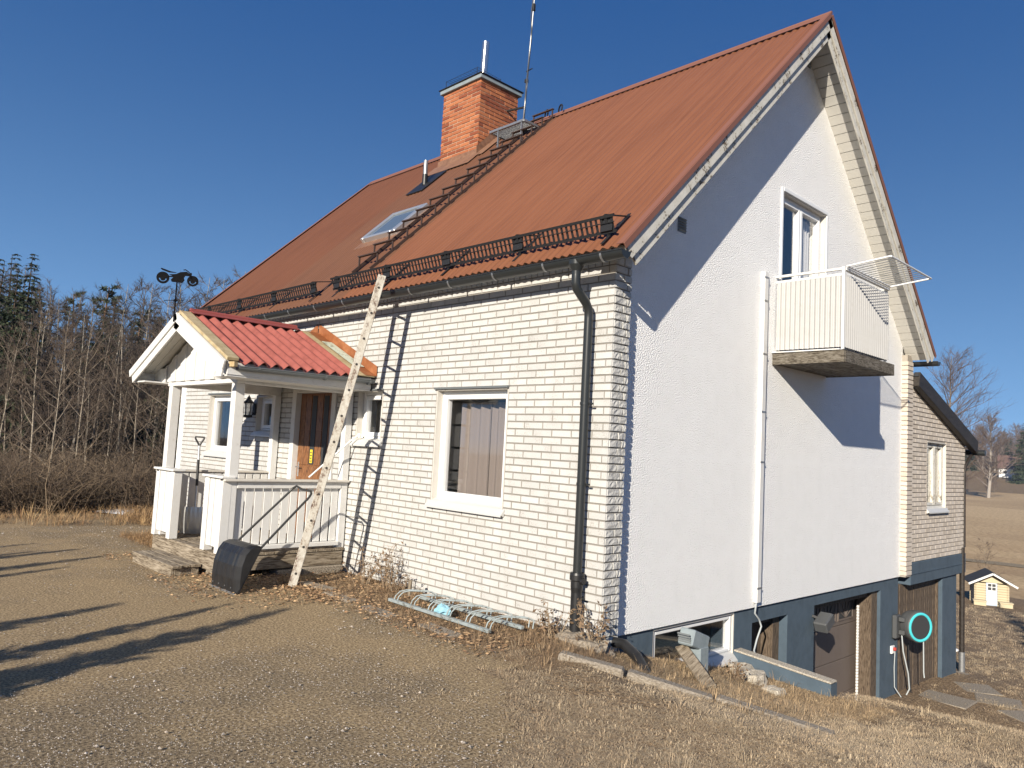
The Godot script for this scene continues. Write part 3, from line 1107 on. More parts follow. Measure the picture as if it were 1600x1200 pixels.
	fbox(g, Vector3(XG, 0, 0), E, X, 2.94, 3.03, -0.06, 3.9, 0.002, 0.055, 0.004)
	var cc := part(H, "cable_cover", g, M.white_wood)
	g = G.new()
	for q in [[3.84, 0.1], [3.55, 0.02], [2.9, 0.05], [2.2, 0.03], [1.6, 0.05], [0.12, 0.06]]:
		fbox(g, Vector3(XG, 0, 0), E, X, 2.93, 3.04, q[0] - 0.02, q[0], 0.056, 0.06)
	part(cc, "clip", g, M.galv)
	g = G.new()
	g.tube([Vector3(-0.07, -0.05, -2.97), Vector3(-0.075, -0.18, -2.95), Vector3(-0.1, -0.27, -3.1), Vector3(-0.1, -0.36, -3.16), Vector3(-0.1, -0.5, -3.06), Vector3(-0.09, -0.62, -2.98), Vector3(0.0, -0.62, -2.84)], [0.011], 7)
	part(cc, "cable", g, M.hose_grey)
	build_roof(H)
	build_chimney(H)
	build_balcony(H)
	set_bricks()

func build_roof(H: Node3D) -> void:
	var X := Vector3.RIGHT
	var g := G.new()
	var nf := Vector3(0, 1, RM).normalized()
	var nb := Vector3(0, 1, -RM).normalized()
	var rz := -3.85
	var ry := roof_y(rz)
	# corrugated sheets; the weathering differs between the two laying campaigns
	var x0 := -10.25
	var x1 := 0.3
	var seam := -4.35
	var L := Vector3(0, roof_y(0.25) - ry, 0.25 - rz)
	g.col = Color(0.74, 0.74, 0.76)
	g.wave(Vector3(x0, ry, rz) + nf * 0.018, X, L, nf, -7.15 - x0, 0.1, 0.011, 10)
	g.col = Color(0.74, 0.84, 0.94)
	g.wave(Vector3(-7.15, ry, rz) + nf * 0.018, X, L, nf, seam + 7.15, 0.1, 0.011, 10)
	g.col = Color(1, 1, 1)
	g.wave(Vector3(seam, ry, rz) + nf * 0.02, X, L, nf, x1 - seam, 0.1, 0.011, 10)
	var Lb := Vector3(0, L.y, -L.z)
	g.wave(Vector3(x0, ry, rz) + nb * 0.018, X, Lb, nb, x1 - x0, 0.1, 0.011, 6)
	part(H, "roof", g, M.roof)
	# boarding under the sheets
	g = G.new()
	for s in [[L, nf], [Lb, nb]]:
		var a: Vector3 = Vector3((x0 + x1) * 0.5, ry, rz) - s[1] * 0.03
		g.bar(a + s[0] * 0.012, a + s[0] * 0.985, x1 - x0 - 0.06, 0.03, s[1])
	part(H, "roof_boarding", g, M.soffit)
	g = G.new()
	for s in [[L, nf], [Lb, nb]]:
		var a: Vector3 = Vector3(0, ry, rz) + s[1] * 0.04
		g.quad(a + X * x0 + Vector3.UP * 0.006, a + X * x1 + Vector3.UP * 0.006, a + X * x1 + s[0] * 0.022 + s[1] * 0.004, a + X * x0 + s[0] * 0.022 + s[1] * 0.004, s[1])
	g.tube([Vector3(x0 - 0.01, ry + 0.05, rz), Vector3(x1 + 0.012, ry + 0.05, rz)], [0.022], 8)
	part(H, "ridge_cap", g, M.roof_trim)
	# verges: brown metal trim, double bargeboard, boarded soffit
	for sd in [[x1, 1.0], [x0, -1.0]]:
		for s in [[L, nf], [Lb, nb]]:
			var a := Vector3(sd[0], ry, rz)
			g = G.new()
			g.bar(a + s[1] * 0.02 + X * 0.012 * sd[1], a + s[0] * 1.004 + s[1] * 0.02 + X * 0.012 * sd[1], 0.012, 0.06, s[1], 0.003)
			g.bar(a + s[1] * 0.05 - X * 0.03 * sd[1], a + s[0] * 1.004 + s[1] * 0.05 - X * 0.03 * sd[1], 0.075, 0.006, s[1])
			part(H, "verge_trim", g, M.roof_trim)
			if sd[1] < 0.0:
				continue
			g = G.new()
			g.bar(a - s[1] * 0.072 - X * 0.012, a + s[0] * 1.0 - s[1] * 0.072 - X * 0.012, 0.022, 0.12, s[1], 0.003)
			part(H, "bargeboard", g, M.peeling)
			g = G.new()
			g.bar(a - s[1] * 0.165 - X * 0.037, a + s[0] * 0.99 - s[1] * 0.165 - X * 0.037, 0.022, 0.13, s[1], 0.003)
			part(H, "bargeboard", g, M.peeling)
			var n := 40
			for k in n:
				var t0 := (k + 0.04) / n
				var t1 := (k + 0.97) / n
				g = G.new()
				var b = Vector3((sd[0] - 0.05 + XG) * 0.5, ry, rz) - s[1] * (0.068 + rr(0.0, 0.004))
				g.bar(b + s[0] * t0, b + s[0] * t1, sd[0] - 0.05 - XG, 0.016, s[1])
				part(H, "soffit_board", g, M.soffit)
	# front eaves: fascia, gutter on brackets
	g = G.new()
	g.box(Vector3(x0 + 0.05, 3.448, 0.155), Vector3(x1 - 0.06, 3.487, 0.178))
	part(H, "fascia", g, M.white_wood)
	gutter(H, Vector3(x0, 3.405, 0.305), Vector3(x1 + 0.05, 3.385, 0.305), 0.068)
	gutter(H, Vector3(x0, 3.36, -8.02), Vector3(x1 + 0.05, 3.36, -8.02), 0.068)
	for k in 15:
		g = G.new()
		var x := -9.9 + k * 0.715
		var y := lerpf(3.405, 3.385, (x - x0) / (x1 - x0))
		var pts := []
		for q in 9:
			var an := PI + PI * q / 8.0
			pts.append(Vector3(x, y + sin(an) * 0.072, 0.305 - cos(an) * 0.072))
		for q in 8:
			g.bar(pts[q], pts[q + 1], 0.022, 0.004, (pts[q] + pts[q + 1]) * 0.5 - Vector3(x, y, 0.305))
		g.bar(Vector3(x, y + 0.004, 0.235), Vector3(x, 3.47, 0.2), 0.022, 0.005, Vector3.BACK)
		part(H, "gutter_bracket", g, M.galv)
	# downpipe
	var dp := node_part(H, "downpipe")
	g = G.new()
	var px := -0.225
	g.lathe(Vector3(px, 3.40, 0.305), Vector3.DOWN, [[0.03, 0.078], [0.07, 0.075], [0.13, 0.046], [0.16, 0.044]], 16)
	part(dp, "outlet", g, M.gutter)
	g = G.new()
	g.tube([Vector3(px, 3.26, 0.305), Vector3(px, 3.16, 0.305), Vector3(px, 3.11, 0.29), Vector3(px, 3.0, 0.15), Vector3(px, 2.94, 0.105), Vector3(px, 2.86, 0.1), Vector3(px, 0.45, 0.1)], [0.043], 18)
	part(dp, "pipe", g, M.gutter)
	g = G.new()
	g.lathe(Vector3(px, 0.47, 0.1), Vector3.DOWN, [[-0.02, 0.044], [-0.02, 0.064], [0.0, 0.07], [0.045, 0.07], [0.055, 0.058], [0.11, 0.058], [0.16, 0.052], [0.75, 0.052]], 18)
	g.tube([Vector3(px + 0.03, 0.42, 0.1), Vector3(px + 0.085, 0.42, 0.1)], [0.03], 10)
	part(dp, "socket_pipe", g, M.black_plastic)
	for y in [2.05, 1.3, 0.26]:
		g = G.new()
		g.lathe(Vector3(px, y, 0.1), Vector3.DOWN, [[-0.013, 0.045], [-0.013, 0.048], [0.013, 0.048], [0.013, 0.045]], 18)
		g.obox(Vector3(px + 0.07, y, 0.085), Basis(), Vector3(0.022, 0.009, 0.006), 0.002)
		g.tube([Vector3(px, y, 0.06), Vector3(px, y, -0.01)], [0.006], 6)
		part(dp, "pipe_bracket", g, M.gutter)
	# second downpipe, far garage corner
	dp = node_part(H, "downpipe")
	g = G.new()
	g.tube([Vector3(-0.02, 1.95, -11.15), Vector3(-0.02, 1.7, -10.75), Vector3(-0.03, 1.55, -10.72), Vector3(-0.03, 0.2, -10.72)], [0.03], 10)
	g.tube([Vector3(-0.03, 0.2, -10.62), Vector3(-0.03, -1.72, -10.62)], [0.045], 12)
	part(dp, "pipe", g, M.dark_fascia)
	g = G.new()
	g.tube([Vector3(-0.03, -1.70, -10.62), Vector3(-0.03, -2.3, -10.62)], [0.055], 12)
	part(dp, "socket_pipe", g, M.galv)
	# snow guards
	for q in [[-4.8, 0.1, 3], [-10.15, -5.2, 3]]:
		var sg := node_part(H, "snow_guard")
		var za := 0.10
		var up := Vector3(0, 0.93, 0.36)
		g = G.new()
		for hgt in [0.035, 0.18]:
			g.bar(roof_pt(q[0], za, 0.04) + up * hgt, roof_pt(q[1], za, 0.04) + up * hgt, 0.024, 0.028, up)
		g.bar(roof_pt(q[0], za, 0.04) + up * 0.115 + Vector3(0, 0, 0.016), roof_pt(q[1], za, 0.04) + up * 0.115 + Vector3(0, 0, 0.016), 0.006, 0.01, up)
		part(sg, "rail", g, M.black_metal)
		g = G.new()
		var n := int((q[1] - q[0]) / 0.062)
		for k in n:
			var b := roof_pt(q[0] + 0.03 + k * (q[1] - q[0]) / n, za, 0.04)
			g.bar(b + up * 0.045, b + up * 0.17, 0.026, 0.005, Vector3.BACK)
		part(sg, "bars", g, M.black_metal)
		for k in 5:
			var xx: float = lerpf(q[0] + 0.12, q[1] - 0.1, k / 4.0)
			g = G.new()
			var b := roof_pt(xx, za, 0.038)
			g.bar(b, b + up * 0.20, 0.03, 0.012, Vector3.BACK)
			g.bar(b + up * 0.2, roof_pt(xx, za - 0.26, 0.04), 0.02, 0.012, Vector3.UP)
			g.bar(roof_pt(xx, za - 0.3, 0.038), roof_pt(xx, za + 0.1, 0.038), 0.035, 0.006, Vector3(0, 1, RM))
			g.obox(b + up * 0.12, Basis(), Vector3(0.07, 0.075, 0.004))
			part(sg, "bracket", g, M.black_metal)
	# roof ladder
	var rl := node_part(H, "roof_ladder")
	for xs: float in [-4.92, -4.47]:
		g = G.new()
		g.bar(roof_pt(xs, -0.25, 0.055), roof_pt(xs, -3.72, 0.055), 0.014, 0.04, Vector3(0, 1, RM))
		part(rl, "stile", g, M.ladder_dark)
	for k in 15:
		var z := -0.35 - k * 0.24
		g = G.new()
		var a := roof_pt(-4.92, z, 0.05)
		var b := roof_pt(-4.47, z, 0.05)
		var u2 := Vector3(0, 0.16, 0)
		g.bar(a, a + u2, 0.02, 0.02, Vector3.BACK)
		g.bar(b, b + u2, 0.02, 0.02, Vector3.BACK)
		g.bar(a + u2 - Vector3(0.02, 0, 0), b + u2 + Vector3(0.02, 0, 0), 0.05, 0.015, Vector3.UP)
		part(rl, "rung", g, M.ladder_dark)
	for hx: float in [-4.75, -4.42]:
		g = G.new()
		var pts := []
		for k in 11:
			var an := PI * k / 10.0
			pts.append(Vector3(hx + cos(an) * 0.12, 7.42 + sin(an) * 0.16, -3.72 - 0.02 * k))
		g.tube(pts, [0.014], 7)
		part(rl, "hoop", g, M.black_metal)
	# step grating by the chimney
	var gp := node_part(H, "chimney_step")
	g = G.new()
	for q in [[Vector3(-5.52, 7.17, -3.2), Vector3(-4.68, 7.17, -3.2)], [Vector3(-5.52, 7.17, -3.66), Vector3(-4.68, 7.17, -3.66)], [Vector3(-5.52, 7.17, -3.2), Vector3(-5.52, 7.17, -3.66)], [Vector3(-4.68, 7.17, -3.2), Vector3(-4.68, 7.17, -3.66)]]:
		g.bar(q[0], q[1], 0.035, 0.04)
	for q in [-5.3, -4.72]:
		g.bar(Vector3(q, 7.16, -3.2), Vector3(q, roof_y(-3.2) + 0.03, -3.2), 0.035, 0.02)
	part(gp, "step_frame", g, M.galv)
	g = G.new()
	for k in 27:
		g.bar(Vector3(-5.50 + k * 0.0305, 7.17, -3.21), Vector3(-5.50 + k * 0.0305, 7.17, -3.65), 0.004, 0.025)
	for k in 12:
		g.bar(Vector3(-5.51, 7.17, -3.24 - k * 0.036), Vector3(-4.69, 7.17, -3.24 - k * 0.036), 0.004, 0.012)
	part(gp, "grating", g, M.galv)
	# skylight
	var sk := node_part(H, "skylight")
	g = G.new()
	var e1 := Vector3(0, RM, -1).normalized()
	var sb := Basis(X, nf, -e1)
	var sc := roof_pt(-5.62, -1.40, 0.06)
	for q in [[-0.42, 0.0, 0.035, 0.42], [0.42, 0.0, 0.06, 0.42], [0.0, 0.39, 0.36, 0.03], [0.0, -0.39, 0.385, 0.03]]:
		g.obox(sc + sb.x * q[0] + sb.z * q[1], sb, Vector3(q[2], 0.05, q[3]), 0.012)
	part(sk, "frame", g, M.alu)
	g = G.new()
	g.obox(sc + nf * 0.02, sb, Vector3(0.39, 0.004, 0.37))
	part(sk, "pane", g, M.sky_glass)
	g = G.new()
	g.obox(sc - nf * 0.045 + sb.z * 0.05, sb, Vector3(0.54, 0.012, 0.54), 0.005)
	part(sk, "apron", g, M.flash_brown)
	# soil vent
	var vp := node_part(H, "vent_pipe")
	g = G.new()
	var vb := roof_pt(-6.62, -2.67, 0.03)
	g.tube([vb, vb + Vector3(0, 0.2, 0)], [0.05], 12)
	g.obox(roof_pt(-6.62, -2.72, 0.045), sb, Vector3(0.24, 0.008, 0.38), 0.004)
	part(vp, "collar", g, M.black_plastic)
	g = G.new()
	g.tube([vb + Vector3(0, 0.2, 0), vb + Vector3(0, 0.46, 0)], [0.042], 12)
	part(vp, "pipe", g, M.galv)

func gutter(H: Node3D, a: Vector3, b: Vector3, r: float) -> void:
	var g := G.new()
	var n := 10
	for k in n:
		var t0 := PI + PI * k / n
		var t1 := PI + PI * (k + 1) / n
		var d0 := Vector3(0, sin(t0), -cos(t0))
		var d1 := Vector3(0, sin(t1), -cos(t1))
		g.squad(a + d0 * r, b + d0 * r, b + d1 * r, a + d1 * r, d0, d0, d1, d1)
		g.squad(a + d0 * (r - 0.003), b + d0 * (r - 0.003), b + d1 * (r - 0.003), a + d1 * (r - 0.003), -d0, -d0, -d1, -d1)
		for e in [[a, Vector3.LEFT], [b, Vector3.RIGHT]]:
			g.tri(e[0], e[0] + d0 * r, e[0] + d1 * r, e[1])
	for s: float in [-1.0, 1.0]:
		g.tube([a + Vector3(0, 0, r * s), b + Vector3(0, 0, r * s)], [0.008], 6)
	part(H, "gutter", g, M.gutter)

func build_chimney(H: Node3D) -> void:
	var C := node_part(H, "chimney")
	var x0 := -7.06
	var x1 := -5.97
	var z0 := -4.27
	var z1 := -3.30
	var g := G.new()
	g.box(Vector3(x0 + 0.012, 6.2, z0 + 0.012), Vector3(x1 - 0.012, 8.36, z1 - 0.012))
	part(C, "stack", g, M.lime_mortar)
	var shapes := []
	for k in 5:
		shapes.append(brick_mesh(300 + k, false).mesh())
	for f in [[Vector3(x1, 0, z1), Vector3.LEFT, Vector3.BACK, x1 - x0], [Vector3(x1, 0, z1), Vector3.FORWARD, Vector3.RIGHT, z1 - z0]]:
		for r in 20:
			var yb := 6.86 + r * BH
			var a := 0.0
			var b: float = [0.25, 0.125][r % 2] if f[1] == Vector3.LEFT else [0.125, 0.25][r % 2]
			while a < f[3] - 0.02:
				b = minf(b, f[3])
				var ce: Vector3 = f[0] + f[1] * (a + b) * 0.5 + Vector3.UP * (yb + BH * 0.5)
				if ce.y + 0.03 > minf(roof_y(ce.z), roof_y(-7.7 - ce.z)):
					var o := MeshInstance3D.new()
					o.mesh = shapes[rng.randi() % 5]
					o.material_override = M["clay%d" % (rng.randi() % 4)]
					o.transform = Transform3D(Basis(Vector3.UP.cross(f[2]) * (b - a - 0.014), Vector3.UP * (BH - 0.013), f[2]), ce + f[2] * rr(-0.004, 0.003))
					o.name = "chimney_brick"
					C.add_child(o, true)
				a = b
				b = a + 0.25
	g = G.new()
	g.box(Vector3(x0 - 0.05, 8.355, z0 - 0.05), Vector3(x1 + 0.05, 8.43, z1 + 0.05), 0.006)
	part(C, "cap_band", g, M.pale_box)
	g = G.new()
	g.box(Vector3(x0 - 0.075, 8.431, z0 - 0.075), Vector3(x1 + 0.075, 8.447, z1 + 0.075), 0.004)
	part(C, "cap_sheet", g, M.black_metal)
	g = G.new()
	g.tube([Vector3(-6.36, 8.44, -3.68), Vector3(-6.33, 9.33, -3.68)], [0.07], 16)
	part(C, "flue", g, M.steel_bright)
	g = G.new()
	for k in 13:
		g.bar(Vector3(-7.0 + k * 0.075, 8.60, -3.9), Vector3(-7.0 + k * 0.075, 8.62, -3.3), 0.004, 0.004)
	for k in 7:
		g.bar(Vector3(-7.0, 8.61, -3.9 + k * 0.1), Vector3(-6.1, 8.61, -3.9 + k * 0.1), 0.004, 0.004)
	for q in [[-7.0, -3.9], [-7.0, -3.3], [-6.1, -3.9], [-6.1, -3.3]]:
		g.bar(Vector3(q[0], 8.44, q[1]), Vector3(q[0], 8.62, q[1]), 0.008, 0.008)
	part(C, "mesh_guard", g, M.black_metal)
	# flashing that follows the slope
	g = G.new()
	var P := func(x: float, z: float, dy: float) -> Vector3: return Vector3(x, minf(roof_y(z), roof_y(-7.7 - z)) + dy, z)
	var xo := x1 + 0.014
	g.quad(P.call(xo, z1 + 0.03, 0.03), P.call(xo, -3.85, 0.03), P.call(xo, -3.85, 0.24), P.call(xo, z1 + 0.03, 0.22), Vector3.RIGHT)
	g.quad(P.call(x0 - 0.03, z1 + 0.025, 0.02), P.call(x1 + 0.02, z1 + 0.025, 0.02), P.call(x1 + 0.02, z1 + 0.014, 0.16), P.call(x0 - 0.03, z1 + 0.014, 0.16), Vector3.BACK)
	g.quad(P.call(x0 - 0.1, z1 + 0.03, 0.07), P.call(x1 + 0.12, z1 + 0.03, 0.07), P.call(x1 + 0.14, z1 + 0.32, 0.07), P.call(x0 - 0.12, z1 + 0.32, 0.07), Vector3(0, 1, RM))
	g.quad(P.call(xo, z1 + 0.1, 0.07), P.call(xo + 0.24, z1 + 0.1, 0.06), P.call(xo + 0.24, -3.84, 0.06), P.call(xo, -3.84, 0.07), Vector3(0, 1, RM))
	part(C, "flashing", g, M.flash_brown)
	# mast
	var am := node_part(H, "antenna_mast")
	g = G.new()
	g.tube([Vector3(-5.53, 7.30, -4.0), Vector3(-5.48, 8.3, -4.0), Vector3(-5.36, 10.6, -4.0)], [0.02, 0.018, 0.012], 8)
	part(am, "mast", g, M.galv)
	g = G.new()
	g.tube([Vector3(-5.50, 7.42, -3.97), Vector3(-5.46, 8.0, -3.975), Vector3(-5.47, 8.3, -3.97), Vector3(-5.40, 9.2, -3.985), Vector3(-5.43, 9.7, -3.97), Vector3(-5.36, 10.4, -3.985)], [0.009], 5)
	g.tube([Vector3(-5.35, 8.62, -4.0), Vector3(-5.5, 8.6, -3.99)], [0.01], 5)
	part(am, "cable", g, M.black_plastic)
	g = G.new()
	g.bar(Vector3(-5.97, 7.98, -4.0), Vector3(-5.5, 7.92, -4.0), 0.03, 0.03)
	g.obox(Vector3(-5.49, 8.42, -4.0), Basis(), Vector3(0.03, 0.035, 0.03), 0.006)
	g.obox(Vector3(-5.40, 9.82, -4.0), Basis(), Vector3(0.025, 0.07, 0.03), 0.006)
	part(am, "mast_clamp", g, M.black_metal)

func build_balcony(H: Node3D) -> void:
	var B := node_part(H, "balcony")
	var X := Vector3.RIGHT
	var x1 := 0.79
	var za := -3.26
	var zb := -4.82
	var g: G
	# deck planks seen from below, with a grey rim board
	for k in 7:
		g = G.new()
		var xx := XG + 0.005 + k * 0.124
		g.box(Vector3(xx, 2.80, zb + 0.03), Vector3(xx + 0.117, 2.83, za - 0.03), 0.003)
		part(B, "deck_board", g, M.balcony_wood)
	g = G.new()
	g.box(Vector3(XG + 0.004, 2.79, za - 0.028), Vector3(x1, 2.935, za), 0.004)
	part(B, "rim_board", g, M.balcony_wood)
	g = G.new()
	g.box(Vector3(XG + 0.004, 2.79, zb), Vector3(x1, 2.935, zb + 0.028), 0.004)
	part(B, "rim_board", g, M.balcony_wood)
	g = G.new()
	g.box(Vector3(x1 - 0.028, 2.792, zb + 0.029), Vector3(x1 + 0.003, 2.933, za - 0.029), 0.004)
	part(B, "rim_board", g, M.balcony_wood)
	g = G.new()
	g.box(Vector3(XG + 0.004, 2.936, zb - 0.01), Vector3(x1 - 0.05, 2.95, za + 0.02))
	part(B, "deck_sheet", g, M.white_wood)
	# corrugated cladding
	var xo := 0.745
	var zl := -3.33
	var zr := -4.70
	g = G.new()
	g.wave(Vector3(XG + 0.02, 3.83, zl), X, Vector3(0, -0.85, 0), Vector3.BACK, xo - XG - 0.02, 0.062, 0.010, 8)
	part(B, "cladding", g, M.balcony_sheet)
	g = G.new()
	g.wave(Vector3(xo, 3.83, zl), Vector3.FORWARD, Vector3(0, -0.85, 0), X, zl - zr, 0.062, 0.010, 8)
	part(B, "cladding", g, M.balcony_sheet)
	g = G.new()
	g.wave(Vector3(XG + 0.02, 3.83, zr), X, Vector3(0, -0.85, 0), Vector3.BACK, xo - XG - 0.02, 0.062, 0.010, 6)
	part(B, "cladding", g, M.balcony_sheet)
	# rails and posts
	g = G.new()
	g.box(Vector3(xo - 0.02, 2.95, zl - 0.02), Vector3(xo + 0.012, 3.93, zl + 0.014), 0.003)
	g.box(Vector3(xo - 0.045, 2.95, zr - 0.02), Vector3(xo - 0.012, 3.93, zr + 0.014), 0.003)
	part(B, "post", g, M.white_wood)
	g = G.new()
	g.bar(Vector3(XG, 3.905, zl), Vector3(xo + 0.01, 3.905, zl), 0.035, 0.03, Vector3.UP, 0.004)
	g.bar(Vector3(XG, 3.84, zl - 0.012), Vector3(xo, 3.84, zl - 0.012), 0.018, 0.03, Vector3.UP, 0.002)
	g.bar(Vector3(xo, 3.905, zl - 0.018), Vector3(xo, 3.905, zr), 0.04, 0.035, Vector3.UP, 0.004)
	g.bar(Vector3(xo - 0.012, 3.84, zl), Vector3(xo - 0.012, 3.84, zr), 0.018, 0.03, Vector3.UP, 0.002)
	g.bar(Vector3(XG, 3.905, zr), Vector3(xo - 0.02, 3.905, zr), 0.035, 0.03, Vector3.UP, 0.004)
	part(B, "rail", g, M.white_wood)
	# drying rack hooked on the front rail
	var R := thing("drying_rack", "white wire drying rack projecting from the balcony rail", "drying rack", Vector3(0.76, 3.92, -4.0))
	g = G.new()
	var c := [Vector3(0.775, 3.935, -3.35), Vector3(0.775, 3.935, -4.69), Vector3(1.26, 3.985, -4.69), Vector3(1.26, 3.985, -3.35)]
	for k in 4:
		g.tube([c[k], c[(k + 1) % 4]], [0.012], 7)
	part(R, "rack_frame", g, M.white_pvc)
	for k in 13:
		var t := (k + 1) / 14.0
		g = G.new()
		g.tube([c[0].lerp(c[1], t), c[3].lerp(c[2], t)], [0.0055], 5)
		part(R, "wire", g, M.galv)

# ------------------------------------------------------------------ entrance porch
func build_porch() -> void:
	var X := Vector3.RIGHT
	var Z := Vector3.BACK
	var Pc := thing("entrance_porch", "white timber entrance porch with red corrugated roof and board railings", "porch", Vector3(-5.35, -0.1, 0.9))
	var g := G.new()
	var cx := -5.35
	var hw := 1.5
	var zf := 1.97
	var py := 3.07
	var sl := 0.44
	var ny := func(x: float) -> float: return py - absf(x - cx) * sl
	# deck and step
	for k in 12:
		g = G.new()
		g.box(Vector3(-6.42, 0.165, 0.02 + k * 0.138), Vector3(-4.28, 0.2 + rr(-0.003, 0.003), 0.02 + k * 0.138 + 0.132), 0.004)
		part(Pc, "deck_board", g, M.grey_wood_x)
	g = G.new()
	g.box(Vector3(-4.335, -0.01, 0.03), Vector3(-4.295, 0.164, 1.66), 0.004)
	part(Pc, "rim_board", g, M.grey_wood_z)
	g = G.new()
	g.box(Vector3(-6.4, -0.01, 0.03), Vector3(-6.36, 0.164, 1.66), 0.004)
	part(Pc, "rim_board", g, M.grey_wood_z)
	g = G.new()
	g.box(Vector3(-6.4, -0.02, 1.632), Vector3(-4.3, 0.163, 1.672), 0.004)
	part(Pc, "rim_board", g, M.grey_wood_x)
	g = G.new()
	g.box(Vector3(-6.34, -0.2, 1.45), Vector3(-4.36, -0.02, 1.6), 0.01)
	g.box(Vector3(-4.52, -0.2, 0.04), Vector3(-4.24, -0.015, 0.62), 0.012)
	g.box(Vector3(-4.48, -0.2, 0.66), Vector3(-4.27, -0.03, 0.95), 0.012)
	g.box(Vector3(-6.4, -0.2, 0.04), Vector3(-6.1, -0.015, 0.62), 0.012)
	part(Pc, "footing", g, M.concrete)
	var st := node_part(Pc, "step")
	for k in 3:
		g = G.new()
		g.box(Vector3(-6.05, 0.0, 1.69 + k * 0.118), Vector3(-4.72 + rr(-0.02, 0.02), 0.034, 1.69 + k * 0.118 + 0.112), 0.004)
		part(st, "tread_board", g, M.grey_wood_x)
	g = G.new()
	g.box(Vector3(-6.03, -0.14, 1.99), Vector3(-4.76, -0.002, 2.03), 0.005)
	g.box(Vector3(-4.80, -0.14, 1.70), Vector3(-4.76, -0.004, 1.988), 0.005)
	g.box(Vector3(-6.03, -0.14, 1.70), Vector3(-5.99, -0.004, 1.988), 0.005)
	part(st, "riser", g, M.grey_wood_x)
	# posts
	for q in [[-4.36, 1.58], [-6.32, 1.58], [-4.35, 0.065], [-6.33, 0.065]]:
		g = G.new()
		var w := 0.058 if q[1] > 1.0 else 0.05
		g.box(Vector3(q[0] - w, 0.2, q[1] - w), Vector3(q[0] + w, 2.2, q[1] + w), 0.006)
		part(Pc, "post", g, M.white_wood)
	# railings of upright boards
	for q in [[-4.315, 1.0], [-6.365, -1.0]]:
		var rl := node_part(Pc, "railing")
		g = G.new()
		g.box(Vector3(q[0] - 0.065, 1.04, 0.02), Vector3(q[0] + 0.065, 1.07, 1.70), 0.006)
		part(rl, "cap_rail", g, M.grey_wood_paint)
		g = G.new()
		g.box(Vector3(q[0] - 0.02, 0.96, 0.116), Vector3(q[0] + 0.02, 1.039, 1.52), 0.004)
		g.box(Vector3(q[0] - 0.02, 0.235, 0.116), Vector3(q[0] + 0.045, 0.285, 1.52), 0.004)
		part(rl, "cross_rail", g, M.white_wood)
		for k in 12:
			g = G.new()
			var z0 := 0.128 + k * 0.1165
			var xx: float = q[0] - 0.045 * q[1] if q[1] > 0 else q[0] + 0.022
			g.box(Vector3(xx, 0.262 if q[1] < 0.0 else 0.286, z0), Vector3(xx + 0.022, 1.03, z0 + 0.097 + rr(-0.003, 0.001)), 0.003)
			part(rl, "slat", g, M.white_wood)
	for q in [[-4.30, -4.80], [-6.40, -5.78]]:
		var x0 := minf(q[0], q[1])
		var x1 := maxf(q[0], q[1])
		var nw := node_part(Pc, "railing")
		g = G.new()
		g.box(Vector3(x0 - 0.03, 1.071, 1.56), Vector3(x1 + 0.03, 1.10, 1.73), 0.006)
		part(nw, "cap_rail", g, M.white_wood)
		g = G.new()
		g.box(Vector3(x0 + 0.1, 0.98, 1.625), Vector3(x1 - 0.1, 1.07, 1.66), 0.004)
		g.box(Vector3(x0 + 0.1, 0.26, 1.625), Vector3(x1 - 0.1, 0.34, 1.66), 0.004)
		part(nw, "cross_rail", g, M.white_wood)
		for e in [x0, x1 - 0.105]:
			g = G.new()
			g.box(Vector3(e, 0.2, 1.588), Vector3(e + 0.105, 1.07, 1.70), 0.006)
			part(nw, "newel", g, M.white_wood)
		var n := 2
		for k in n:
			var span := (x1 - x0 - 0.21) / n
			g = G.new()
			var a := x0 + 0.105 + k * span + 0.012
			g.box(Vector3(a, 0.27, 1.661), Vector3(a + span - 0.024, 1.06, 1.682), 0.003)
			part(nw, "slat", g, M.white_wood)
	# header beams and ceiling
	g = G.new()
	g.box(Vector3(-6.42, 2.2, 1.53), Vector3(-4.27, 2.33, 1.64), 0.005)
	g.box(Vector3(-4.40, 2.2, 0.012), Vector3(-4.29, 2.33, 1.529), 0.005)
	g.box(Vector3(-6.41, 2.2, 0.012), Vector3(-6.30, 2.33, 1.529), 0.005)
	part(Pc, "header_beam", g, M.white_wood)
	for k in 11:
		g = G.new()
		g.box(Vector3(-6.80 + k * 0.265, 2.331, 0.03), Vector3(-6.80 + k * 0.265 + 0.258, 2.35, 1.60), 0.003)
		part(Pc, "ceiling_board", g, M.white_wood)
	# gable boards with battens
	for k in 16:
		var a := -6.60 + k * 0.157
		var b := a + 0.154
		g = G.new()
		var ta: float = ny.call(a) - 0.10
		var tb: float = ny.call(b) - 0.10
		var f := func(x: float, y: float, z: float) -> Vector3: return Vector3(x, y, z)
		var zz := 1.652 + (0.014 if k % 2 == 0 else 0.0)
		if k == 7:
			tb = minf(tb, py - 0.1)
		g.quad(f.call(a, 2.26, zz), f.call(b, 2.26, zz), f.call(b, tb, zz), f.call(a, ta, zz), Z)
		g.quad(f.call(a, 2.26, 1.641), f.call(a, 2.26, zz), f.call(a, ta, zz), f.call(a, ta, 1.641), Vector3.LEFT)
		g.quad(f.call(b, 2.26, 1.641), f.call(b, 2.26, zz), f.call(b, tb, zz), f.call(b, tb, 1.641), X)
		g.quad(f.call(a, 2.26, 1.641), f.call(b, 2.26, 1.641), f.call(b, 2.26, zz), f.call(a, 2.26, zz), Vector3.DOWN)
		part(Pc, "gable_board", g, M.white_wood)
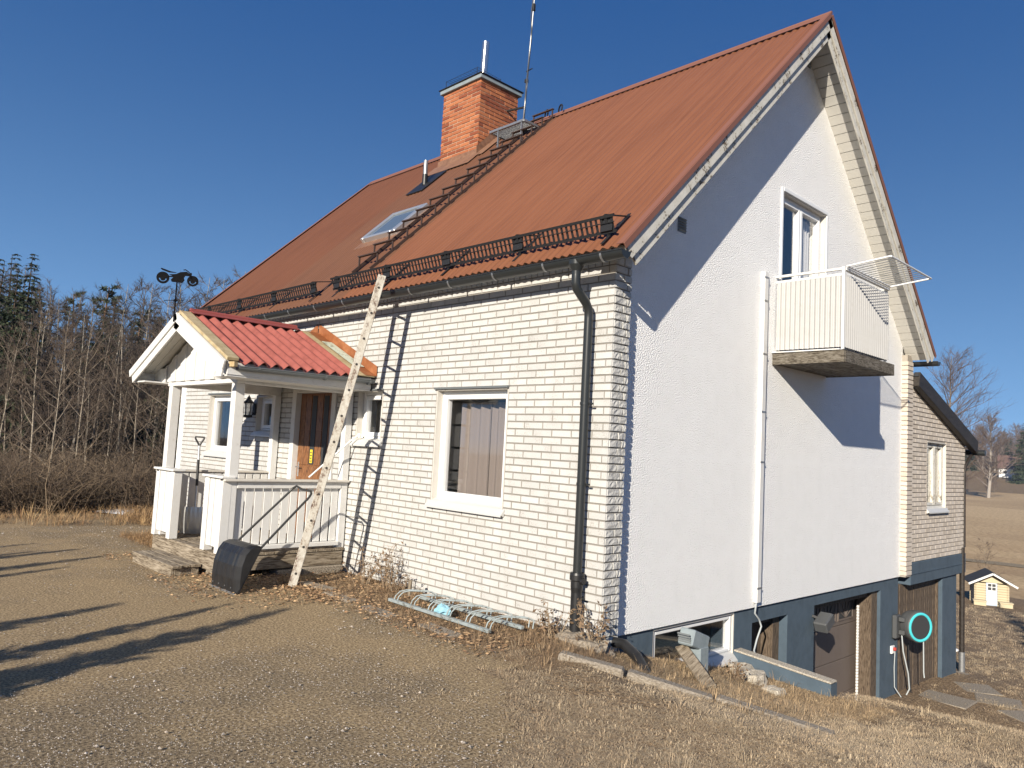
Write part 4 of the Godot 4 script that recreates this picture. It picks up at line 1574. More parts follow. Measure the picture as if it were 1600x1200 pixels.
	# roof: two slopes
	for s: float in [1.0, -1.0]:
		var nrm := Vector3(s * sl, 1, 0).normalized()
		var L := Vector3(s * hw, -hw * sl, 0)
		var ridge := Vector3(cx, py, 0)
		# boarding
		g = G.new()
		g.bar(ridge + Vector3(0, 0, zf * 0.5 + 0.01) - nrm * 0.03, ridge + Vector3(0, 0, zf * 0.5 + 0.01) - nrm * 0.03 + L * 0.985, 1.9, 0.02, nrm)
		part(Pc, "roof_boarding", g, M.soffit)
		for k in 3:
			g = G.new()
			var z0 := 1.668 + k * 0.093
			var o := ridge + Vector3(0, 0, z0 + 0.0445) - nrm * 0.052
			g.bar(o + L * 0.03, o + L * 0.97, 0.089, 0.016, nrm, 0.002)
			part(Pc, "soffit_board", g, M.soffit)
		g = G.new()
		g.wave(ridge + nrm * 0.015 + L * 0.01 + Vector3(0, 0, 0.33), Z, L * 1.03, nrm, 1.50, 0.154, 0.029, 12, 0.006)
		part(Pc, "roof_sheet", g, M.red_sheet)
		g = G.new()
		g.bar(ridge + nrm * 0.02 + Vector3(0, 0, 1.905), ridge + nrm * 0.02 + Vector3(0, 0, 1.905) + L, 0.14, 0.04, nrm, 0.004)
		part(Pc, "verge_board", g, M.tan_trim)
		g = G.new()
		g.bar(ridge + nrm * 0.018 + Vector3(0, 0, 0.19), ridge + nrm * 0.018 + Vector3(0, 0, 0.19) + L * 1.02, 0.30, 0.012, nrm)
		part(Pc, "wall_flashing", g, M.tan_trim)
		g = G.new()
		var a := ridge + nrm * 0.03 + Vector3(0, 0, 0.014)
		g.quad(a, a + L * 1.02, a + L * 1.02 + Vector3(0, 0.13, 0), a + Vector3(0, 0.13, 0), Z)
		g.quad(a + Vector3(0, 0, 0.002), a + L * 1.02 + Vector3(0, 0, 0.002), a + L * 1.02 + Vector3(0, 0, 0.17) , a + Vector3(0, 0, 0.17), nrm)
		part(Pc, "upstand", g, M.orange_flash)
		# bargeboards, two layers
		g = G.new()
		var b0 := ridge + Vector3(0, 0, zf + 0.013) - nrm * 0.105
		g.bar(b0 - L * 0.01, b0 + L * 1.0, 0.024, 0.20, nrm, 0.004)
		part(Pc, "bargeboard", g, M.white_wood)
		g = G.new()
		b0 = ridge + Vector3(0, 0, zf + 0.036) - nrm * 0.055
		g.bar(b0 - L * 0.01, b0 + L * 1.02, 0.022, 0.10, nrm, 0.004)
		part(Pc, "bargeboard", g, M.white_wood)
		# boxed eave
		g = G.new()
		var ex := cx + s * (hw - 0.03)
		var ey: float = ny.call(ex)
		g.box(Vector3(ex - 0.012, ey - 0.17, 0.05), Vector3(ex + 0.012, ey - 0.025, zf - 0.02), 0.003)
		part(Pc, "fascia", g, M.white_wood)
		g = G.new()
		g.box(Vector3(minf(ex, cx + s * 1.08), ey - 0.19, 0.05), Vector3(maxf(ex, cx + s * 1.08), ey - 0.171, zf - 0.02), 0.003)
		g.box(Vector3(minf(ex, cx + s * 1.08), ey - 0.17, 1.668), Vector3(maxf(ex - s * 0.02, cx + s * 1.08), ey + 0.02, 1.69), 0.003)
		part(Pc, "soffit", g, M.white_wood)
		# grey gutter
		if s > 0.0:
			var gx := ex + 0.062
			var gy := ey - 0.055
			var gt := node_part(Pc, "gutter")
			g = G.new()
			for k in 8:
				var t0 := PI + PI * k / 8.0
				var t1 := PI + PI * (k + 1) / 8.0
				var d0 := Vector3(cos(t0), sin(t0), 0)
				var d1 := Vector3(cos(t1), sin(t1), 0)
				var p := Vector3(gx, gy, 0.05)
				var q := Vector3(gx, gy - 0.02, 1.86)
				g.squad(p + d0 * 0.047, q + d0 * 0.047, q + d1 * 0.047, p + d1 * 0.047, d0, d0, d1, d1)
				g.squad(p + d0 * 0.044, q + d0 * 0.044, q + d1 * 0.044, p + d1 * 0.044, -d0, -d0, -d1, -d1)
				g.tri(p, p + d0 * 0.047, p + d1 * 0.047, Vector3.FORWARD)
			g.tube([Vector3(gx + 0.047, gy, 0.05), Vector3(gx + 0.047, gy - 0.02, 1.86)], [0.007], 6)
			part(gt, "trough", g, M.grey_gutter)
			for zz in [0.12, 0.75, 1.62]:
				g = G.new()
				for k in 6:
					var t0 := PI + PI * k / 6.0
					var t1 := PI + PI * (k + 1) / 6.0
					var ce := Vector3(gx, gy - 0.01, zz)
					g.bar(ce + Vector3(cos(t0), sin(t0), 0) * 0.052, ce + Vector3(cos(t1), sin(t1), 0) * 0.052, 0.03, 0.005, Vector3(cos(t0), sin(t0), 0))
				part(gt, "bracket", g, M.grey_gutter)
			# broken end of the eave box
			g = G.new()
			g.obox(Vector3(gx - 0.02, gy - 0.0, 1.90), Basis(Vector3.UP, 0.3), Vector3(0.045, 0.03, 0.03), 0.006)
			part(Pc, "broken_board", g, M.bare_pine)
	g = G.new()
	g.wave(Vector3(cx + 0.42, ny.call(cx + 0.42) + 0.045, 0.03), Z, Vector3(0.85, -0.85 * sl, 0), Vector3(sl, 1, 0).normalized(), 0.16, 0.9, 0.002, 8)
	part(Pc, "flashing_patch", g, M.pale_flash)
	# ridge cap
	g = G.new()
	for s: float in [1.0, -1.0]:
		var nrm := Vector3(s * sl, 1, 0).normalized()
		g.bar(Vector3(cx, py + 0.06, 0.36) + Vector3(s * 0.055, -0.055 * sl, 0), Vector3(cx, py + 0.06, 1.84) + Vector3(s * 0.055, -0.055 * sl, 0), 0.115, 0.008, nrm)
	g.tube([Vector3(cx, py + 0.058, 0.36), Vector3(cx, py + 0.058, 1.84)], [0.03], 10)
	part(Pc, "ridge_cap", g, M.red_cap)
	build_lantern()
	build_weathervane()

func build_lantern() -> void:
	var at := Vector3(-7.14, 2.0, 0.12)
	var L := thing("wall_lantern", "black carriage lantern mounted on the brick wall beside the porch", "lamp", at)
	var g := G.new()
	g.obox(at + Vector3(0, 0, -0.108), Basis(), Vector3(0.04, 0.09, 0.01), 0.005)
	g.tube([at + Vector3(0, -0.05, -0.1), at + Vector3(0, -0.12, -0.05), at + Vector3(0, -0.14, 0)], [0.009], 7)
	part(L, "wall_bracket", g, M.black_metal)
	g = G.new()
	g.lathe(at, Vector3.UP, [[-0.14, 0.02], [-0.13, 0.07], [-0.10, 0.075], [-0.095, 0.06]], 8)
	g.lathe(at, Vector3.UP, [[0.09, 0.085], [0.10, 0.09], [0.16, 0.03], [0.18, 0.03], [0.2, 0.012], [0.23, 0.0]], 8)
	for k in 6:
		var an := TAU * k / 6.0
		g.bar(at + Vector3(cos(an) * 0.062, -0.1, sin(an) * 0.062), at + Vector3(cos(an) * 0.078, 0.095, sin(an) * 0.078), 0.008, 0.008)
	part(L, "cage", g, M.black_metal)
	g = G.new()
	g.lathe(at, Vector3.UP, [[-0.096, 0.052], [0.09, 0.066]], 12)
	part(L, "glass", g, M.milk_glass)

func build_weathervane() -> void:
	var at := Vector3(-5.35, 2.95, 2.035)
	var V := thing("weathervane", "black motorcycle silhouette weathervane on the porch peak", "weathervane", at)
	var g := G.new()
	g.tube([at, at + Vector3(0, 0.50, 0)], [0.009], 7)
	g.obox(at + Vector3(0, 0.27, 0), Basis(), Vector3(0.018, 0.012, 0.018))
	part(V, "rod", g, M.matte_black)
	g = G.new()
	g.bar(at + Vector3(-0.13, 0.27, 0.09), at + Vector3(0.1, 0.275, -0.07), 0.01, 0.006)
	part(V, "pointer", g, M.matte_black)
	# silhouette in its own plane: r along the bike, u up
	var r := Vector3(0.36, 0, -0.93).normalized()
	var nn := r.cross(Vector3.UP)
	var c := at + Vector3(0, 0.545, 0)
	var flat := func(pts: Array) -> G:
		var q := G.new()
		var poly := PackedVector2Array()
		for p in pts:
			poly.append(Vector2(p[0], p[1]))
		var idx := Geometry2D.triangulate_polygon(poly)
		for s: float in [-1.0, 1.0]:
			for k in range(0, idx.size(), 3):
				var t := []
				for j in 3:
					t.append(c + r * poly[idx[k + j]].x + Vector3.UP * poly[idx[k + j]].y + nn * 0.003 * s)
				q.tri(t[0], t[1], t[2], nn * s)
		var n := poly.size()
		for k in n:
			var a := c + r * poly[k].x + Vector3.UP * poly[k].y
			var b := c + r * poly[(k + 1) % n].x + Vector3.UP * poly[(k + 1) % n].y
			q.quad(a - nn * 0.003, b - nn * 0.003, b + nn * 0.003, a + nn * 0.003, (b - a).cross(nn))
		return q
	for w in [[-0.165, 0.075], [0.18, 0.068]]:
		g = G.new()
		# wheel ring, upper half filled by the fender, hub and lower gap
		var n := 28
		for k in n:
			var a0 := TAU * k / n
			var a1 := TAU * (k + 1) / n
			var mid := (a0 + a1) * 0.5
			var ri: float = w[1] * 0.62
			if mid < PI * 1.08 or mid > PI * 1.92:
				ri = 0.0
			var f := func(an: float, rad: float, s: float) -> Vector3: return c + r * (w[0] + cos(an) * rad) + Vector3.UP * (-0.005 + sin(an) * rad) + nn * 0.003 * s
			for s: float in [-1.0, 1.0]:
				g.quad(f.call(a0, ri, s), f.call(a1, ri, s), f.call(a1, w[1], s), f.call(a0, w[1], s), nn * s)
			g.quad(f.call(a0, w[1], -1.0), f.call(a1, w[1], -1.0), f.call(a1, w[1], 1.0), f.call(a0, w[1], 1.0), r * cos(mid) + Vector3.UP * sin(mid))
		g.lathe(c + r * w[0] - nn * 0.0031 + Vector3(0, -0.012, 0), nn, [[0, 0], [0, w[1] * 0.42], [0.0062, w[1] * 0.42], [0.0062, 0]], 14)
		part(V, "wheel", g, M.matte_black)
	g = flat.call([[-0.10, 0.045], [-0.02, 0.06], [0.03, 0.09], [0.10, 0.105], [0.135, 0.085], [0.155, 0.10], [0.165, 0.085], [0.16, 0.05], [0.195, 0.0], [0.18, -0.005], [0.135, 0.05], [0.09, 0.05], [0.075, 0.02], [0.085, -0.01], [0.06, -0.045], [-0.06, -0.045], [-0.075, -0.02], [-0.05, 0.015], [-0.115, 0.01], [-0.115, 0.025], [-0.06, 0.03]])
	part(V, "bike_body", g, M.matte_black)
	g = flat.call([[-0.20, 0.105], [-0.18, 0.09], [-0.10, 0.068], [-0.02, 0.074], [-0.015, 0.08], [-0.08, 0.085], [-0.15, 0.105], [-0.19, 0.115]])
	part(V, "saddle", g, M.matte_black)
	g = flat.call([[0.06, 0.125], [0.085, 0.135], [0.12, 0.115], [0.15, 0.09], [0.142, 0.082], [0.115, 0.105], [0.085, 0.122], [0.063, 0.116]])
	part(V, "handlebar", g, M.matte_black)

# ------------------------------------------------------------------ things in the yard
func build_yard_things() -> void:
	var g: G
	var Z := Vector3.BACK
	var X := Vector3.RIGHT
	# ladder against the gutter
	var foot := Vector3(-3.555, -0.09, 1.13)
	var head := Vector3(-2.955, 3.52, 0.605)
	var rd := Vector3(0.377, 0, 0.234)
	var at := foot - rd * 0.5
	var Ld := thing("ladder", "long weathered wooden ladder leaning on the gutter beside the porch", "ladder", at)
	for k in 2:
		g = G.new()
		g.bar(foot - rd * k, head - rd * k, 0.095, 0.034, rd, 0.005)
		part(Ld, "rail", g, M.ladder_wood)
	for k in 12:
		var t := (k + 0.5) / 12.0
		var p := foot.lerp(head, t)
		g = G.new()
		g.tube([p - rd * 1.045, p + rd * 0.045], [0.015], 8)
		part(Ld, "rung", g, M.dark_fascia)
	# snow scoop
	var S := thing("snow_scoop", "black plastic snow scoop with bent tube handle standing at the porch", "snow scoop", Vector3(-3.72, -0.09, 1.85))
	var prof := [[1.865, -0.085], [1.87, 0.06], [1.86, 0.2], [1.825, 0.32], [1.775, 0.39], [1.71, 0.415], [1.64, 0.41]]
	var xa := -4.06
	var xb := -3.41
	g = G.new()
	var nu := 26
	var pt := func(i: int, u: float, back: float) -> Vector3:
		var f := float(i) / (prof.size() - 1)
		var rib := 0.0
		for rc in [0.2, 0.4, 0.6, 0.8]:
			rib += exp(-pow((u - rc) / 0.018, 2.0)) * 0.014 * sin(PI * clampf(f * 1.25, 0.0, 1.0))
		var edge := pow(maxf(0.0, absf(u - 0.5) * 2.0 - 0.86) / 0.14, 2.0) * 0.05
		var x := lerpf(xa + 0.015 * f, xb - 0.015 * f, u)
		return Vector3(x, prof[i][1] - edge * f * 0.5, prof[i][0] + rib - edge - back)
	for i in prof.size() - 1:
		for k in nu:
			var u0 := float(k) / nu
			var u1 := float(k + 1) / nu
			g.quad(pt.call(i, u0, 0.0), pt.call(i, u1, 0.0), pt.call(i + 1, u1, 0.0), pt.call(i + 1, u0, 0.0), Vector3(0, 0.4, 1))
			g.quad(pt.call(i, u0, 0.006), pt.call(i, u1, 0.006), pt.call(i + 1, u1, 0.006), pt.call(i + 1, u0, 0.006), Vector3(0, -0.4, -1))
	# side walls, deep at the top and running out at the blade
	for u: float in [0.0, 1.0]:
		for i in prof.size() - 1:
			var a: Vector3 = pt.call(i, u, 0.0)
			var b: Vector3 = pt.call(i + 1, u, 0.0)
			var f0 := float(i) / (prof.size() - 1)
			var f1 := float(i + 1) / (prof.size() - 1)
			var a2 := Vector3(a.x, lerpf(-0.08, 0.37, f0), lerpf(1.845, 1.61, f0))
			var b2 := Vector3(b.x, lerpf(-0.08, 0.37, f1), lerpf(1.845, 1.61, f1))
			for s: float in [-1.0, 1.0]:
				var d := X * 0.003 * s
				g.quad(a + d, b + d, b2 + d, a2 + d, X * s)
	part(S, "scoop", g, M.black_plastic)
	g = G.new()
	g.box(Vector3(xa + 0.01, -0.1, 1.852), Vector3(xb - 0.01, -0.075, 1.874), 0.002)
	for k in 4:
		g.obox(Vector3(lerpf(xa + 0.1, xb - 0.1, k / 3.0), -0.03, 1.874), Basis(), Vector3(0.006, 0.006, 0.004))
	part(S, "blade_edge", g, M.galv)
	g = G.new()
	var pa := [Vector3(xa + 0.02, -0.06, 1.815), Vector3(xa + 0.03, 0.2, 1.69), Vector3(xa + 0.035, 0.38, 1.60), Vector3(-4.02, 0.45, 1.53), Vector3(-3.985, 0.93, 1.03), Vector3(-3.97, 0.985, 0.985), Vector3(-3.92, 1.015, 0.965), Vector3(-3.72, 0.99, 1.0), Vector3(-3.52, 0.985, 1.0), Vector3(-3.475, 0.96, 1.02), Vector3(-3.465, 0.92, 1.05), Vector3(xb - 0.035, 0.45, 1.53), Vector3(xb - 0.035, 0.38, 1.60), Vector3(xb - 0.03, 0.2, 1.69), Vector3(xb - 0.02, -0.06, 1.815)]
	g.tube(pa, [0.0135], 9)
	part(S, "handle", g, M.dark_tube)
	# aluminium snow shovel inside the porch
	var sb := Vector3(-6.16, 0.21, 1.22)
	var Sh := thing("snow_shovel", "aluminium snow shovel with black grip leaning inside the porch railing", "shovel", sb)
	var sr := Vector3(0.5, 0, -0.866)
	var su := Vector3(-0.10, 1.0, -0.02).normalized()
	var sn := sr.cross(su).normalized()
	if sn.z < 0.0:
		sn = -sn
	g = G.new()
	for k in 12:
		var u0 := lerpf(-0.19, 0.19, k / 12.0)
		var u1 := lerpf(-0.19, 0.19, (k + 1) / 12.0)
		for j in 5:
			var f := func(u: float, v: float, s: float) -> Vector3: return sb + sr * u * (1.0 - 0.12 * v / 0.36) + su * v + sn * (0.05 * sin(v / 0.36 * 1.6) - u * u * 0.9 + 0.004 * sin(u * 90.0) + s)
			var v0 := j * 0.072
			var v1 := (j + 1) * 0.072
			g.quad(f.call(u0, v0, 0.002), f.call(u1, v0, 0.002), f.call(u1, v1, 0.002), f.call(u0, v1, 0.002), sn)
			g.quad(f.call(u0, v0, -0.002), f.call(u1, v0, -0.002), f.call(u1, v1, -0.002), f.call(u0, v1, -0.002), -sn)
	part(Sh, "blade", g, M.alu)
	g = G.new()
	g.tube([sb + su * 0.24 + sn * 0.03, sb + su * 0.42, sb + su * 0.66], [0.016], 8)
	g.tube([sb + su * 1.0, sb + su * 1.20], [0.016], 8)
	part(Sh, "shaft", g, M.alu)
	g = G.new()
	g.tube([sb + su * 0.65, sb + su * 1.01], [0.019], 8)
	part(Sh, "sleeve", g, M.black_plastic)
	g = G.new()
	var hp := sb + su * 1.20
	g.tube([hp, hp + su * 0.04 + sr * 0.02, hp + su * 0.1 + sr * 0.055, hp + su * 0.125 + sr * 0.055, hp + su * 0.128 - sr * 0.055, hp + su * 0.1 - sr * 0.055, hp + su * 0.04 - sr * 0.02, hp], [0.013], 8)
	part(Sh, "grip", g, M.black_plastic)
	# bicycle rack lying along the wall
	var Br := thing("bicycle_rack", "low blue grey steel bicycle rack along the brick wall", "bike rack", Vector3(-1.45, -0.09, 0.55))
	g = G.new()
	g.bar(Vector3(-2.28, -0.05, 0.70), Vector3(-0.68, -0.055, 0.74), 0.045, 0.03, Vector3.UP, 0.004)
	g.bar(Vector3(-2.12, -0.03, 0.40), Vector3(-0.56, -0.035, 0.44), 0.045, 0.03, Vector3.UP, 0.004)
	part(Br, "rack_bar", g, M.blue_steel)
	for k in 6:
		for e in 2:
			var x := -2.20 + k * 0.285 + e * 0.055
			g = G.new()
			g.tube([Vector3(x, -0.05, 0.70), Vector3(x + 0.01, 0.0, 0.69), Vector3(x + 0.03, 0.045, 0.65), Vector3(x + 0.06, 0.06, 0.59), Vector3(x + 0.20, 0.06, 0.42), Vector3(x + 0.24, 0.04, 0.38), Vector3(x + 0.25, -0.03, 0.40)], [0.007], 7)
			part(Br, "hoop", g, M.blue_steel)
	var tk := G.new()
	tk.tube([Vector3(-2.42, -0.12, 0.34), Vector3(-2.41, 0.10, 0.34)], [0.022], 8)
	single("marker_stake", tk, M.grey_wood_y, "short grey stake at the far end of the bicycle rack", "stake", Vector3(-2.42, -0.1, 0.34))
	# crumpled plastic
	g = G.new()
	blob(g, Vector3(-1.47, -0.03, 0.63), Vector3(0.10, 0.06, 0.075), 14, 9, 0.32, 3)
	single("plastic_bag", g, M.aqua_bag, "crumpled turquoise plastic bag caught in the bicycle rack", "bag", Vector3(-1.47, -0.09, 0.63))
	# kerb stones of the bed along the front
	var kl := ["flat kerb stone nearest the ladder foot", "second kerb stone along the front bed counted from the ladder", "kerb stone in front of the bicycle rack", "kerb stone at the near end of the bicycle rack"]
	var kx := [[-3.42, 0.90], [-2.78, 0.98], [-2.02, 1.02], [-1.1, 0.98]]
	for k in 4:
		g = G.new()
		g.obox(Vector3(kx[k][0], -0.148 + rr(-0.012, 0.012), kx[k][1]), Basis(Vector3.UP, rr(-0.12, 0.12)) * Basis(X, rr(-0.05, 0.05)), Vector3(0.27, 0.07, 0.085), 0.015)
		single("kerb_stone", g, M.concrete, kl[k], "kerb stone", Vector3(kx[k][0], -0.2, kx[k][1]), "kerb stones of the front bed")
	# kerb beams down the bank
	var kb := [Vector3(0.16, 0, 0.76), Vector3(0.64, 0, 0.48), Vector3(1.22, 0, 0.10), Vector3(2.04, 0, -0.22)]
	var kbl := ["short mossy kerb beam just below the downpipe corner", "long concrete kerb beam on the grass bank by the gable", "sunken lower kerb beam further down the grass bank"]
	for k in 3:
		var a: Vector3 = kb[k]
		var b: Vector3 = kb[k + 1]
		a.y = height(a.x, a.z) - 0.015
		b.y = height(b.x, b.z) - 0.015 - 0.02 * k
		g = G.new()
		var dd := (b - a).normalized() * 0.012
		g.bar(a + dd, b - dd, 0.13, 0.17, Vector3.UP, 0.018)
		single("kerb_beam", g, M.concrete, kbl[k], "kerb", (a + b) * 0.5 - Vector3(0, 0.1, 0), "kerb beams on the bank")
	# footing block and drain hose at the corner
	g = G.new()
	rock(g, Vector3(-0.20, -0.22, 0.10), Vector3(0.34, 0.18, 0.20), 4)
	single("footing_block", g, M.concrete, "rough concrete block under the downpipe at the house corner", "block", Vector3(-0.22, -0.4, 0.08))
	g = G.new()
	g.tube([Vector3(-0.02, -0.13, -0.2), Vector3(0.1, -0.13, -0.22), Vector3(0.28, -0.2, -0.18), Vector3(0.48, -0.33, -0.08)], [0.048], 12)
	single("drain_hose", g, M.black_plastic, "black corrugated drain hose lying at the gable foot", "hose", Vector3(0.2, -0.25, -0.14))
	# air intake elbow and plank by the cellar window
	var Ve := thing("air_intake", "grey sheet metal air intake elbow standing before the basement window", "vent", Vector3(0.18, -0.55, -1.2))
	g = G.new()
	g.box(Vector3(0.13, -0.62, -1.36), Vector3(0.29, -0.26, -1.2), 0.01)
	g.obox(Vector3(0.2, -0.2, -1.22), Basis(X, -0.35), Vector3(0.085, 0.08, 0.15), 0.012)
	part(Ve, "duct", g, M.pale_box)
	g = G.new()
	for k in 5:
		g.obox(Vector3(0.2, -0.225 + k * 0.026, -1.072 + k * 0.0095), Basis(X, -0.35), Vector3(0.07, 0.008, 0.003))
	part(Ve, "louvre", g, M.grey_gutter)
	g = G.new()
	g.bar(Vector3(0.12, -0.27, -1.12), Vector3(0.72, -0.44, -0.68), 0.12, 0.035, Vector3(0.3, 1, 0.6), 0.005)
	single("plank", g, M.grey_wood_z, "loose weathered plank leaning against the air intake", "plank", Vector3(0.45, -0.45, -0.9))
	for q in [[Vector3(0.3, -0.72, -2.15), 0.16, "lumpy pale stone below the basement window"], [Vector3(0.05, -0.66, -2.45), 0.13, "pale stone where the low blue wall meets the house"], [Vector3(0.7, -0.74, -1.9), 0.1, "small half-buried stone on the bank by the blue wall"]]:
		g = G.new()
		rock(g, Vector3(q[0].x, height(q[0].x, q[0].z) + 0.01, q[0].z), Vector3(q[1], q[1] * 0.7, q[1] * 0.9), int(q[1] * 100))
		single("stone", g, M.plaster_top, q[2], "stone", q[0], "stones on the bank")
	# low retaining wall
	var Rw := thing("retaining_wall", "low blue painted retaining wall running out from the gable", "wall", Vector3(0.4, -0.9, -2.66))
	g = G.new()
	var w0 := Vector3(-0.13, 0, -2.66)
	var w1 := Vector3(0.99, 0, -2.66)
	for s: float in [-1.0, 1.0]:
		var d := Z * 0.075 * s
		g.quad(w0 + d + Vector3.UP * -2.2, w1 + d + Vector3.UP * -2.2, w1 + d + Vector3.UP * -0.67, w0 + d + Vector3.UP * -0.575, Z * s)
	g.quad(w1 + Z * 0.075 + Vector3.UP * -2.2, w1 - Z * 0.075 + Vector3.UP * -2.2, w1 - Z * 0.075 + Vector3.UP * -0.67, w1 + Z * 0.075 + Vector3.UP * -0.67, X)
	part(Rw, "wall_face", g, M.blue_paint)
	g = G.new()
	g.bar(w0 + Vector3.UP * -0.565, w1 + Vector3.UP * -0.66, 0.15, 0.022, Vector3.UP, 0.006)
	part(Rw, "wall_top", g, M.plaster_top)
	# hose reel on the garage pillar
	var rc := Vector3(0.2, -0.86, -7.70)
	var Hr := thing("hose_reel", "grey wall hose reel with a turquoise ring beside the plank door", "hose reel", rc)
	var rn := Vector3(0.89, 0, 0.45).normalized()
	g = G.new()
	g.box(Vector3(-0.13, -1.06, -7.62), Vector3(-0.06, -0.70, -7.42), 0.015)
	g.box(Vector3(-0.06, -1.0, -7.60), Vector3(0.03, -0.93, -7.50), 0.012)
	g.box(Vector3(-0.06, -0.80, -7.60), Vector3(0.03, -0.73, -7.50), 0.012)
	part(Hr, "wall_bracket", g, M.reel_grey)
	g = G.new()
	g.lathe(rc - rn * 0.26, rn, [[0.0, 0.0], [0.0, 0.17], [0.03, 0.21], [0.10, 0.235], [0.20, 0.245], [0.25, 0.24], [0.26, 0.225], [0.26, 0.0]], 32)
	part(Hr, "drum_housing", g, M.reel_grey)
	g = G.new()
	g.lathe(rc, rn, [[0.0, 0.185], [0.012, 0.19], [0.016, 0.205], [0.012, 0.222], [0.0, 0.226]], 36)
	part(Hr, "ring", g, M.turquoise)
	g = G.new()
	g.lathe(rc, rn, [[0.0, 0.0], [0.008, 0.0], [0.008, 0.18], [0.0, 0.184]], 32)
	part(Hr, "face_disc", g, M.reel_dark)
	g = G.new()
	g.tube([Vector3(-0.02, -1.0, -7.54), Vector3(0.0, -1.25, -7.55), Vector3(0.04, -1.6, -7.66), Vector3(0.03, -1.85, -7.75), Vector3(-0.02, -1.98, -7.72)], [0.011], 8)
	g.tube([rc + Vector3(0.02, -0.22, -0.08), rc + Vector3(0.02, -0.7, -0.1), rc + Vector3(0.03, -0.78, -0.1)], [0.010], 8)
	part(Hr, "hose", g, M.hose_grey)
	var So := thing("power_socket", "small outdoor socket with plugged lead on the blue pillar", "socket", Vector3(-0.1, -1.25, -7.43))
	g = G.new()
	g.box(Vector3(-0.134, -1.29, -7.48), Vector3(-0.10, -1.17, -7.37), 0.006)
	part(So, "socket_box", g, M.white_pvc)
	g = G.new()
	g.box(Vector3(-0.099, -1.24, -7.45), Vector3(-0.06, -1.19, -7.40), 0.008)
	part(So, "plug", g, M.red_plastic)
	g = G.new()
	g.tube([Vector3(-0.08, -1.25, -7.43), Vector3(-0.09, -1.5, -7.43), Vector3(-0.09, -1.8, -7.45), Vector3(0.0, -1.95, -7.5)], [0.008], 6)
	part(So, "lead", g, M.hose_grey)
	# black rods leaning on the plank door
	g = G.new()
	g.tube([Vector3(-0.02, -2.1, -7.98), Vector3(-0.08, -1.2, -8.0)], [0.011], 7)
	g.obox(Vector3(-0.02, -2.0, -7.98), Basis(), Vector3(0.02, 0.05, 0.02), 0.005)
	single("garden_stake", g, M.black_plastic, "black garden stake below the hose reel", "stake", Vector3(-0.02, -2.1, -7.98))
	g = G.new()
	rock(g, Vector3(-0.9, height(-0.9, -13.0) + 0.02, -13.0), Vector3(0.14, 0.03, 0.08), 9)
	single("paper_scrap", g, M.white_pvc, "white scrap of paper lying on the grass beyond the garage", "litter", Vector3(-0.9, -2.3, -13.0))
	# white rod by the small window
	g = G.new()
	g.tube([Vector3(-4.12, 1.66, 0.03), Vector3(-4.16, 1.60, 0.09), Vector3(-4.29, 1.10, 0.60)], [0.011], 7)
	g.obox(Vector3(-4.12, 1.66, 0.014), Basis(), Vector3(0.02, 0.03, 0.012), 0.004)
	single("flag_rod", g, M.white_pvc, "slanting white rod fixed to the wall by the small front window", "rod", Vector3(-4.12, 1.1, 0.05))
	# flood lamp at the garage head
	var Fl := thing("flood_lamp", "dark flood lamp hanging at the top of the garage opening", "lamp", Vector3(-0.1, -0.45, -4.6))
	g = G.new()
	g.obox(Vector3(0.0, -0.47, -4.66), Basis(Vector3.RIGHT, 0.5), Vector3(0.09, 0.075, 0.13), 0.015)
	part(Fl, "housing", g, M.reel_grey)
	g = G.new()
	g.bar(Vector3(-0.134, -0.40, -4.6), Vector3(-0.06, -0.42, -4.63), 0.03, 0.03)
	part(Fl, "arm", g, M.reel_dark)
	# worn paving before the garage
	var pl := ["worn paving slab nearest the plank door", "broad worn paving slab in the grass below the garage", "cracked paving slab at the outer edge of the garage apron", "small paving slab sunk in the grass by the garage"]
	var pp := [Vector3(0.45, 0, -8.1), Vector3(1.0, 0, -8.8), Vector3(0.55, 0, -9.4), Vector3(1.5, 0, -8.2)]
	for k in 4:
		g = G.new()
		var y := height(pp[k].x, pp[k].z)
		g.obox(Vector3(pp[k].x, y - 0.036, pp[k].z), Basis(Vector3.UP, 0.3 * k), Vector3(0.36 - 0.04 * k, 0.05, 0.3), 0.012)
		single("paving_slab", g, M.concrete, pl[k], "paving slab", Vector3(pp[k].x, y - 0.07, pp[k].z), "paving slabs before the garage")
	# curtains
	g = G.new()
	g.wave(Vector3(-2.40, 2.10, -0.28), X, Vector3(0, -1.2, 0), Z, 0.51, 0.17, 0.028, 12)
	g.wave(Vector3(-1.89, 2.10, -0.28), X, Vector3(0, -1.2, 0), Z, 0.59, 0.118, 0.018, 12)
	single("curtain", g, M.curtain, "taupe curtain drawn across the large front window", "curtain", Vector3(-1.8, 0.9, -0.28))
	for q in [[-4.02, 0.22, "pale curtain in the small window beside the ladder"], [-8.2, 0.2, "pale curtain in the window beyond the porch"]]:
		g = G.new()
		g.wave(Vector3(q[0], 2.2, -0.25), X, Vector3(0, -0.95, 0), Z, q[1], 0.06, 0.015, 8)
		single("curtain", g, M.white_curtain, q[2], "curtain", Vector3(q[0], 1.2, -0.25))
	for q in [[-4.3, 0.42, "white net curtain at the far side of the balcony window"], [-3.62, 0.30, "white net curtain at the near side of the balcony window"]]:
		g = G.new()
		g.wave(Vector3(-0.30, 4.95, q[0] - q[1] + 0.12), Z, Vector3(0, -1.9, 0), X, q[1], 0.07, 0.015, 8)
		single("curtain", g, M.white_curtain, q[2], "curtain", Vector3(-0.3, 3.0, q[0]))
	build_playhouse()

